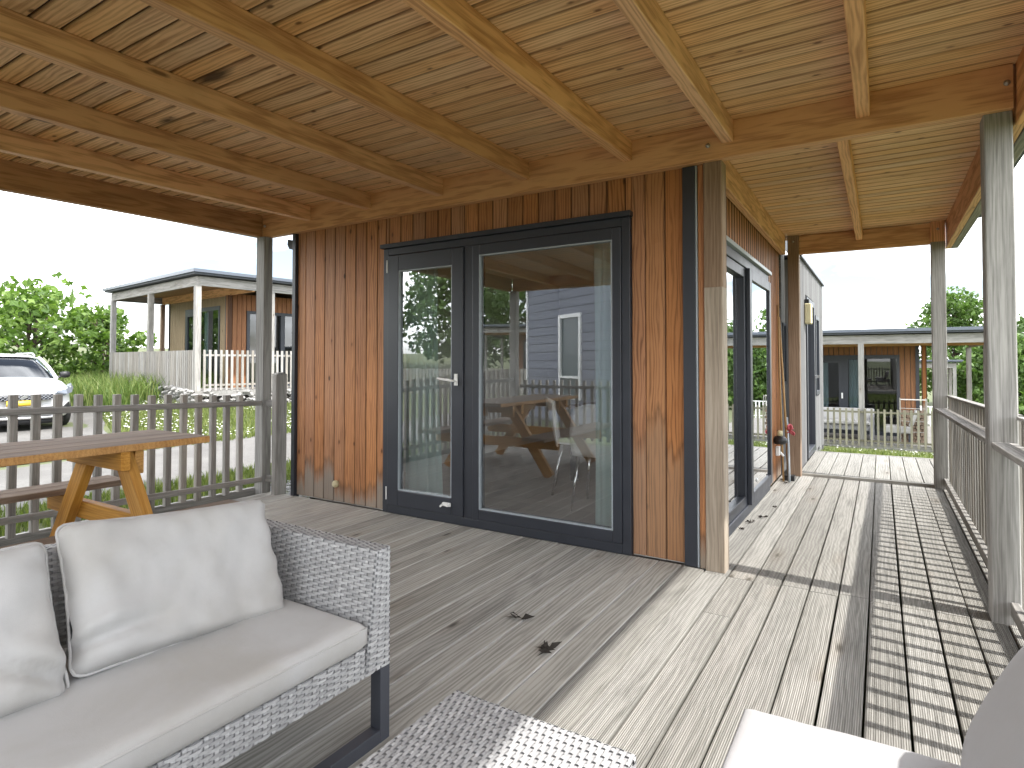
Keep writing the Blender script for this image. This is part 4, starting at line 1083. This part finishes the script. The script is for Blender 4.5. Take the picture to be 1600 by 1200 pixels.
for k in range(6): b.tube([(1.28, 13.35+.07*k, .30-.0*k), (1.80, 13.35+.07*k, .30)], .006, 5)
for z in (.1, -.2, -.45): b.tube([(1.28, 13.35, z), (1.80, 13.35, z)], .007, 5)
build(b, 'bars', M['galv'], rack)
bs = thing('firewood_stack', 'stack of brownish billets under the rack on the far porch', 'firewood', (1.55, 13.75, -.74))
for j in range(9):
    for i in range(5):
        o = board('billet', (1.33+.10*i+.03*(j % 2), 13.55, -.69+.085*j), (1.33+.10*i+.03*(j % 2), 13.95, -.69+.085*j), .09, .075, M['table_top'], bs, ch=.012)
# cabin further down, seen between the posts on the right
tf, bf = cabin('distant lower cabin with pale roof edge seen between the railing posts', (2.1, 29.0), 0, -1.42, 1.9, (-3.94, -1.22, 1.385), (.0, 3.5), back=6)
far_fence('porch_fence', 'small white fence in front of the distant lower cabin', (1.0, 26.6, 0), (4.6, 26.6, 0), lambda t: -1.45, .8, .16, .06, M['white'])
# two cabins behind the camera, seen only as reflections in the panes
tb, bb_ = cabin('grey timber cabin with porch seen only as a reflection in the glass', (-13.5, -20.0), PI-.35, .1, 1.9, (-3.94, -1.28, 1.385), (.0, 3.5), back=6)
far_fence('porch_fence', 'pale board fence reflected in the narrow door pane', (-9.6, -15.2, 0), (-17.0, -13.4, 0), lambda t: .0, .95, .14, .10, M['greypick'])
lapb = Matrix.Translation((-6.35, -9.0, -.2)) @ Matrix.Rotation(math.atan2(.596, .936), 4, 'Z')
lh = thing('clad_house', 'blue grey lap sided house reflected in the large pane', 'house', (-6.35, -9, -.2), math.atan2(.596, .936))
for i in range(16):
    z = .1+i*.19
    for a, c in ((-.0, 1.55), (2.35, 4.3)) if 3 <= i <= 11 else ((-.0, 4.3),):
        board('siding_board', (a, .012, z+.095), (c, .012, z+.095), .176, .02, M['lap'], lh, up=(0, 1, -.12), ch=.002, base=lapb)
build(MB().box((0.01, -4, 0), (4.29, -.001, 3.1)), 'wall', M['dark_in'], lh, lapb)  # dark wall showing through the board gaps stands in for lap shadows
build(MB().box((-.05, -4.05, 3.12), (4.35, .08, 3.3)), 'roof', M['roof'], lh, lapb)
build(MB().box((-.05, -4, 0), (-.001, .05, 3.11)), 'corner_trim', M['white'], lh, lapb)
wf = MB(); wf.box((1.50, .01, .6), (1.58, .06, 2.42)); wf.box((2.32, .01, .6), (2.40, .06, 2.42)); wf.box((1.58, .01, 2.34), (2.32, .06, 2.42)); wf.box((1.58, .01, .6), (2.32, .06, .68)); wf.box((1.58, .012, 1.05), (2.32, .058, 1.10))
w = build(wf, 'window', M['white'], lh, lapb)
build(MB().box((1.58, .0, .68), (2.32, .015, 2.34)), 'pane', M['dark_teal'], w, lapb)

# ------------------------------------------------------------------ trees
def leaf_cloud(b, c, rad, n, size, rr, squash=.8):
    for _ in range(n):
        while True:
            p = Vector((rr.uniform(-1, 1), rr.uniform(-1, 1), rr.uniform(-1, 1)))
            if .25 < p.length < 1: break
        p = Vector((c[0]+p.x*rad, c[1]+p.y*rad, c[2]+p.z*rad*squash))
        n_ = Vector((rr.uniform(-1, 1), rr.uniform(-1, 1), rr.uniform(-.2, 1.2))).normalized(); t = n_.orthogonal().normalized()
        t = (Matrix.Rotation(rr.uniform(0, 2*PI), 3, n_) @ t); q = n_.cross(t); s = size*rr.uniform(.6, 1.25)
        b.add([p-t*s*.55, p-t*s*.1+q*s*.5-n_*s*.12, p+t*s*.15+q*s*.22, p+t*s*.65-n_*s*.15, p+t*s*.15-q*s*.22, p-t*s*.1-q*s*.5-n_*s*.12],
              [(0, 1, 2), (0, 2, 3), (0, 3, 4), (0, 4, 5)])
def tree(name, label, cat, loc, height, spread, leafs, size, mat, seed, trunk_r=.12, clumps=26, low=.15, group=None, multi=1, topk=.6):
    rr = random.Random(seed); z0 = H(loc[0], loc[1]); t = thing(name, label, cat, (loc[0], loc[1], z0), 0, group)
    br = MB(); cr = MB()
    for m in range(multi):
        ox, oy = (0, 0) if multi == 1 else (rr.uniform(-.5, .5)*spread*.5, rr.uniform(-.5, .5)*spread*.5)
        top = Vector((loc[0]+ox, loc[1]+oy, z0+height*.85))
        br.tube([(loc[0]+ox*.3, loc[1]+oy*.3, z0-.1), (loc[0]+ox*.6+rr.uniform(-.1, .1), loc[1]+oy*.6, z0+height*.4), top], trunk_r, 7, True, [trunk_r, trunk_r*.7, trunk_r*.2])
    for i in range(clumps):
        f = low+(1-low)*((i+.5)/clumps); a = i*2.399+rr.uniform(-.4, .4)
        prof_ = math.sin(PI*min(1, (f-low)/(1-low)*.78+.22))**topk
        r = spread*prof_*rr.uniform(.35, .95); c = Vector((loc[0]+math.cos(a)*r, loc[1]+math.sin(a)*r, z0+height*f*rr.uniform(.92, 1.0)))
        s = Vector((loc[0], loc[1], z0+height*max(.08, f-.22))); br.tube([s, (s+c)/2+Vector((0, 0, .05*height)), c], trunk_r*.3, 5, False, [trunk_r*.35, trunk_r*.22, trunk_r*.08])
        leaf_cloud(cr, c, spread*rr.uniform(.24, .42), leafs//clumps, size, rr)
    build(br, 'trunk', M['bark'], t, smooth=True); o = build(cr, 'crown', mat, t); o['kind'] = 'stuff'
    return t
tree('maple_bush', 'big bright green leafy bush behind the white car', 'bush', (-20.6, 4.0), 3.25, 2.3, 2700, .21, M['leaf_maple'], 3, .09, 34, .08, multi=4, topk=.5)
tree('maple_bush', 'smaller bright bush beside the left cabin porch', 'bush', (-19.6, 5.6), 2.6, 1.3, 1500, .18, M['leaf_maple'], 13, .06, 18, .1, multi=3, topk=.5)
for i, (x, y, h, sp, lab) in enumerate(((-3.0, 52, 11, 5, 'tall tree hidden mostly by the cabin roof'), (4.8, 42, 6.9, 2.9, 'round green tree rising over the right cabin roof'), (8.4, 40, 5.2, 3.0, 'dense green tree at the right edge beyond the big post'), (6.2, 33, 3.8, 2.4, 'low leafy tree behind the railing posts'), (12.5, 44, 6.2, 3.4, 'far tree outside the right edge'))):
    if i == 0 or i == 4: continue
    tree('leafy_tree', lab, 'tree', (x, y), h, sp, 5200, .26, M['leaf_dark'], 40+i, .18, 44, .12)
for i, (x, y, h, sp, lab) in enumerate(((-17, -30, 9.5, 4.8, 'broad tree reflected in the narrow door pane'), (-25, -31, 8.5, 4.6, 'second tree reflected in the left of the narrow pane'), (-10.5, -26, 9.0, 4.2, 'tree reflected in the middle of the large pane'))):
    tree('leafy_tree', lab, 'tree', (x, y), h, sp, 5200, .36, M['leaf_dark'], 60+i, .22, 40, .15)
blades('tall_grass', 1600, uni(-30, -22, 20, 40), .5, .03, M['grasslong'], 'rough grass on the field edge', 9)

# ------------------------------------------------------------------ white car
def make_car(front, heading, gz):
    hd = Vector((heading[0], heading[1], 0)).normalized(); sdv = Vector((-hd.y, hd.x, 0))
    mw = basis((front[0], front[1], gz), hd, sdv, Vector((0, 0, 1)))     # local +x = forward, origin at the front bumper on the ground
    t = thing('parked_car', 'white crossover car parked nose first towards the fence', 'car', (front[0]+hd.x*-2, front[1]+hd.y*-2, gz))
    # side profile stations: x, half width at sill/waist, z bottom, z waist(shoulder), z centre top
    st = [(0.0, .50, .30, .62, .70), (-.06, .70, .24, .70, .80), (-.20, .83, .20, .80, .90), (-.45, .88, .20, .88, .965), (-.80, .895, .22, .945, 1.01), (-1.15, .895, .22, .985, 1.04),
          (-2.0, .895, .22, 1.02, 1.06), (-3.0, .895, .22, 1.05, 1.08), (-3.8, .88, .25, 1.05, 1.08), (-4.05, .82, .30, 1.0, 1.04), (-4.14, .70, .36, .9, .95)]
    b = MB(); rows = []
    for x, hw, zb, zs, zt in st:
        sec = [(0, zb), (hw*.80, zb), (hw*.96, zb+.06), (hw, zb+.22), (hw*.995, (zb+zs)/2+.05), (hw*.97, zs-.06), (hw*.90, zs), (hw*.6, zt-.02), (0, zt)]
        ring = [(x - .06*(y/max(hw, .01))**2*(1 if x > -.5 else 0), y, z) for y, z in sec] + [(x - .06*(y/max(hw, .01))**2*(1 if x > -.5 else 0), -y, z) for y, z in sec[-2:0:-1]]
        rows.append(len(b.v)); b.v += ring
    n = 16
    for i in range(len(st)-1):
        for k in range(n):
            a, c = rows[i]+k, rows[i]+(k+1) % n; b.f.append((a, c, c+n, a+n))
    b.f.append(tuple(range(rows[0], rows[0]+n))[::-1]); b.f.append(tuple(range(rows[-1], rows[-1]+n)))
    body = build(b, 'body', M['paint'], t, mw, True); m = body.modifiers.new('s', 'SUBSURF'); m.levels = 2; m.render_levels = 2
    # cabin (greenhouse): glass hull + white roof
    gst = [(-.98, .76, .72, .985, 1.0), (-1.30, .79, .70, 1.0, 1.19), (-1.68, .80, .63, 1.0, 1.40), (-1.95, .80, .61, 1.02, 1.455), (-2.8, .80, .61, 1.04, 1.47), (-3.4, .79, .58, 1.05, 1.41), (-3.85, .76, .55, 1.05, 1.20)]
    b = MB(); rows = []
    for x, wb, wt, zb, zt in gst:
        sec = [(wb, zb), (wb-(wb-wt)*.5, zb+(zt-zb)*.55), (wt, zt-.03), (wt*.8, zt), (wt*.4, zt+.012), (0, zt+.015)]
        ring = [(x-.05*(y/wb)**2, y, z) for y, z in sec]+[(x-.05*(y/wb)**2, -y, z) for y, z in sec[-2::-1]]
        rows.append(len(b.v)); b.v += ring
    n = 11
    for i in range(len(gst)-1):
        for k in range(n-1):
            a = rows[i]+k; b.f.append((a, a+n, a+n+1, a+1))
    gh = build(b, 'windows', M['carglass'], t, mw, True)
    # dark cabin interior just inside the glass
    ib = MB(); rows2 = []
    for (x, wb, wt, zb, zt) in gst:
        sec = [(wb*.9, zb-.02), (wt*.9, zb+(zt-zb)*(.25 if x > -1.5 else .8)), (-wt*.9, zb+(zt-zb)*(.25 if x > -1.5 else .8)), (-wb*.9, zb-.02)]
        rows2.append(len(ib.v)); ib.v += [(x-.12, y, z) for y, z in sec]
    for i in range(len(gst)-1):
        for k in range(3): a = rows2[i]+k; ib.f.append((a, a+1, a+5, a+4))
    ib.f.append((0, 1, 2, 3)); build(ib, 'interior', M['black'], t, mw)
    # roof panel + pillars (white), a hair proud of the glass
    def off(p, e=.012): return (p[0], p[1]*(1+e), p[2]+e)
    b = MB(); V_ = gh.data.vertices; V_ = [tuple(v.co) for v in V_]
    for i in range(2, len(gst)-2):
        for k in range(2, 8): b.add([off(V_[rows[i]+k]), off(V_[rows[i]+k+1]), off(V_[rows[i+1]+k+1]), off(V_[rows[i+1]+k])], [(0, 1, 2, 3)])
    rf = build(b, 'roof', M['paint'], t, mw, True); rf.modifiers.new('s', 'SOLIDIFY').thickness = .015
    for s_ in (-1, 1):
        col = 0 if s_ > 0 else n-1; c2 = 1 if s_ > 0 else n-2; c3 = 2 if s_ > 0 else n-3
        pts = [off(V_[rows[0]+col]), off(V_[rows[1]+c2]), off(V_[rows[2]+c3])]
        pts = [(-.97, s_*.775, .975), (-1.33, s_*.735, 1.20), (-1.70, s_*.655, 1.405)]
        build(MB().tube(pts, .034, 8), 'pillar', M['paint'], t, mw, True)
        build(MB().tube([(-1.78, s_*.60, 1.445), (-1.92, s_*.60, 1.50), (-3.1, s_*.60, 1.51), (-3.35, s_*.59, 1.46)], .018, 8), 'roof_rail', M['chrome'], t, mw, True)
        # mirror
        mb = MB().lathe([(.0, -.1), (.055, -.085), (.075, 0), (.06, .08), (.0, .1)], (0, 0, 0), 10, 'y')
        build(mb, 'mirror', M['black'], t, mw @ Matrix.Translation((-1.2, s_*.985, 1.05)) @ Matrix.Scale(.75, 4, (1, 0, 0)), True)
        build(MB().tube([(-1.2, s_*.86, .99), (-1.2, s_*.96, 1.03)], .022, 6), 'mirror_arm', M['black'], t, mw)
        # headlight: swept wedge over the corner of the nose
        hp = [(-.035, s_*.50, .735), (-.10, s_*.66, .765), (-.26, s_*.815, .835), (-.42, s_*.868, .875)]
        lo = [(-.015, s_*.50, .70), (-.075, s_*.67, .668), (-.19, s_*.815, .70), (-.36, s_*.885, .79)]
        b = MB()
        for (p, q) in zip(hp, lo): b.v += [(p[0]+.022, p[1]*1.015, p[2]), (q[0]+.030, q[1]*1.02, q[2])]
        b.f = [(0, 1, 3, 2), (2, 3, 5, 4), (4, 5, 7, 6)]
        b.v = [(x-.004, y*(1.0 if abs(y) < .72 else .945), z) for x, y, z in b.v]; h = build(b, 'headlight', M['lamp_glass'], t, mw); sm = h.modifiers.new('s', 'SOLIDIFY'); sm.thickness = .07; sm.offset = 0
        b = MB(); b.tube([(hp[0][0]+.035, hp[0][1], hp[0][2]-.01), (hp[1][0]+.035, hp[1][1], hp[1][2]-.012), (hp[2][0]+.03, hp[2][1]*1.02, hp[2][2]-.012)], .012, 6); b.v = [(x+.02, y*.965, z) for x, y, z in b.v]; build(b, 'light_strip', M['white'], h, mw)
        # fog lamp intake (dark triangle)
        b = MB(); b.add([(-.015, s_*.60, .36), (-.06, s_*.80, .36), (-.045, s_*.78, .53)], [(0, 1, 2)]); b.v = [(x+.055, y*.93, z) for x, y, z in b.v]
        f = build(b, 'fog_intake', M['black'], t, mw); f.modifiers.new('s', 'SOLIDIFY').thickness = .04
    def strip(nm, y0, z0, z1, x0, mat, th=.03, seg=12, bow=.16):
        b = MB(); b.grid(lambda u, v: (x0-bow*(2*u-1)**2*(y0/.6)**2, -y0+2*y0*u, z0+(z1-z0)*v), seg, 1)
        o = build(b, nm, mat, t, mw, True); o.modifiers.new('s', 'SOLIDIFY').thickness = th; return o
    g = strip('grille', .46, .585, .70, .035, M['black'], bow=.05)
    for j in range(4): 
        b = MB()
        for i in range(14):
            y = -.42+.0646*i+(.03 if j % 2 else 0)
            b.tube([(.045-.05*(y/.6)**2, y, .60+.026*j), (.048-.05*((y+.035)/.6)**2, y+.035, .604+.026*j)], .0055, 5)
        build(b, 'mesh_bar', M['chrome'], g, mw)
    em = MB(); em.bar((.062, -.05, .615), (.062, .05, .655), .02, .012, (1, 0, 0)); em.bar((.062, -.05, .645), (.062, .05, .685), .02, .012, (1, 0, 0))
    build(em, 'emblem', M['chrome'], g, mw)
    strip('number_plate', .26, .485, .585, .052, M['plate'], .01, 2, 0)
    lg = strip('lower_grille', .50, .325, .455, .045, M['black'], bow=.06)
    for j in range(3): 
        b = MB(); b.tube([(.055-.06*(y/.6)**2*.7, y, .35+.035*j) for y in [-.46+.092*i for i in range(11)]], .006, 5); build(b, 'grille_bar', M['steel'], lg, mw)
    strip('skid_plate', .55, .225, .275, .03, M['chrome'], .03, bow=.1); strip('bumper_lip', .70, .13, .222, -.02, M['black'], .05, bow=.14)
    for x in (-.78, -3.36):
        for s_ in (-1, 1):
            w = build(MB().lathe([(.20, -.10), (.30, -.10), (.325, -.075), (.33, 0), (.325, .075), (.30, .10), (.20, .10)], (0, 0, 0), 28, 'y'), 'wheel', M['tyre'], t, mw @ Matrix.Translation((x, s_*.80, .33)), True)
            b = MB().lathe([(.05, s_*.03), (.06, s_*.095), (.03, s_*.10)], (0, 0, 0), 12, 'y')
            for k in range(10):
                a = 2*PI*k/10; b.bar((.04*math.cos(a), s_*.085, .04*math.sin(a)), (.215*math.cos(a), s_*.10, .215*math.sin(a)), .028, .02, (0, 1, 0))
            build(b, 'rim', M['chrome'], w, mw @ Matrix.Translation((x, s_*.80, .33)))
            b = MB().lathe([(.36, -.12), (.375, -.12), (.375, .115), (.36, .115)], (0, 0, 0), 28, 'y')
    build(MB().box((-3.9, -.72, .18), (-.35, .72, .40)), 'underbody', M['black'], t, mw)
    return t
make_car((-12.87, 1.2), (.995, -.10), H(-13.5, 1.2)+.012)
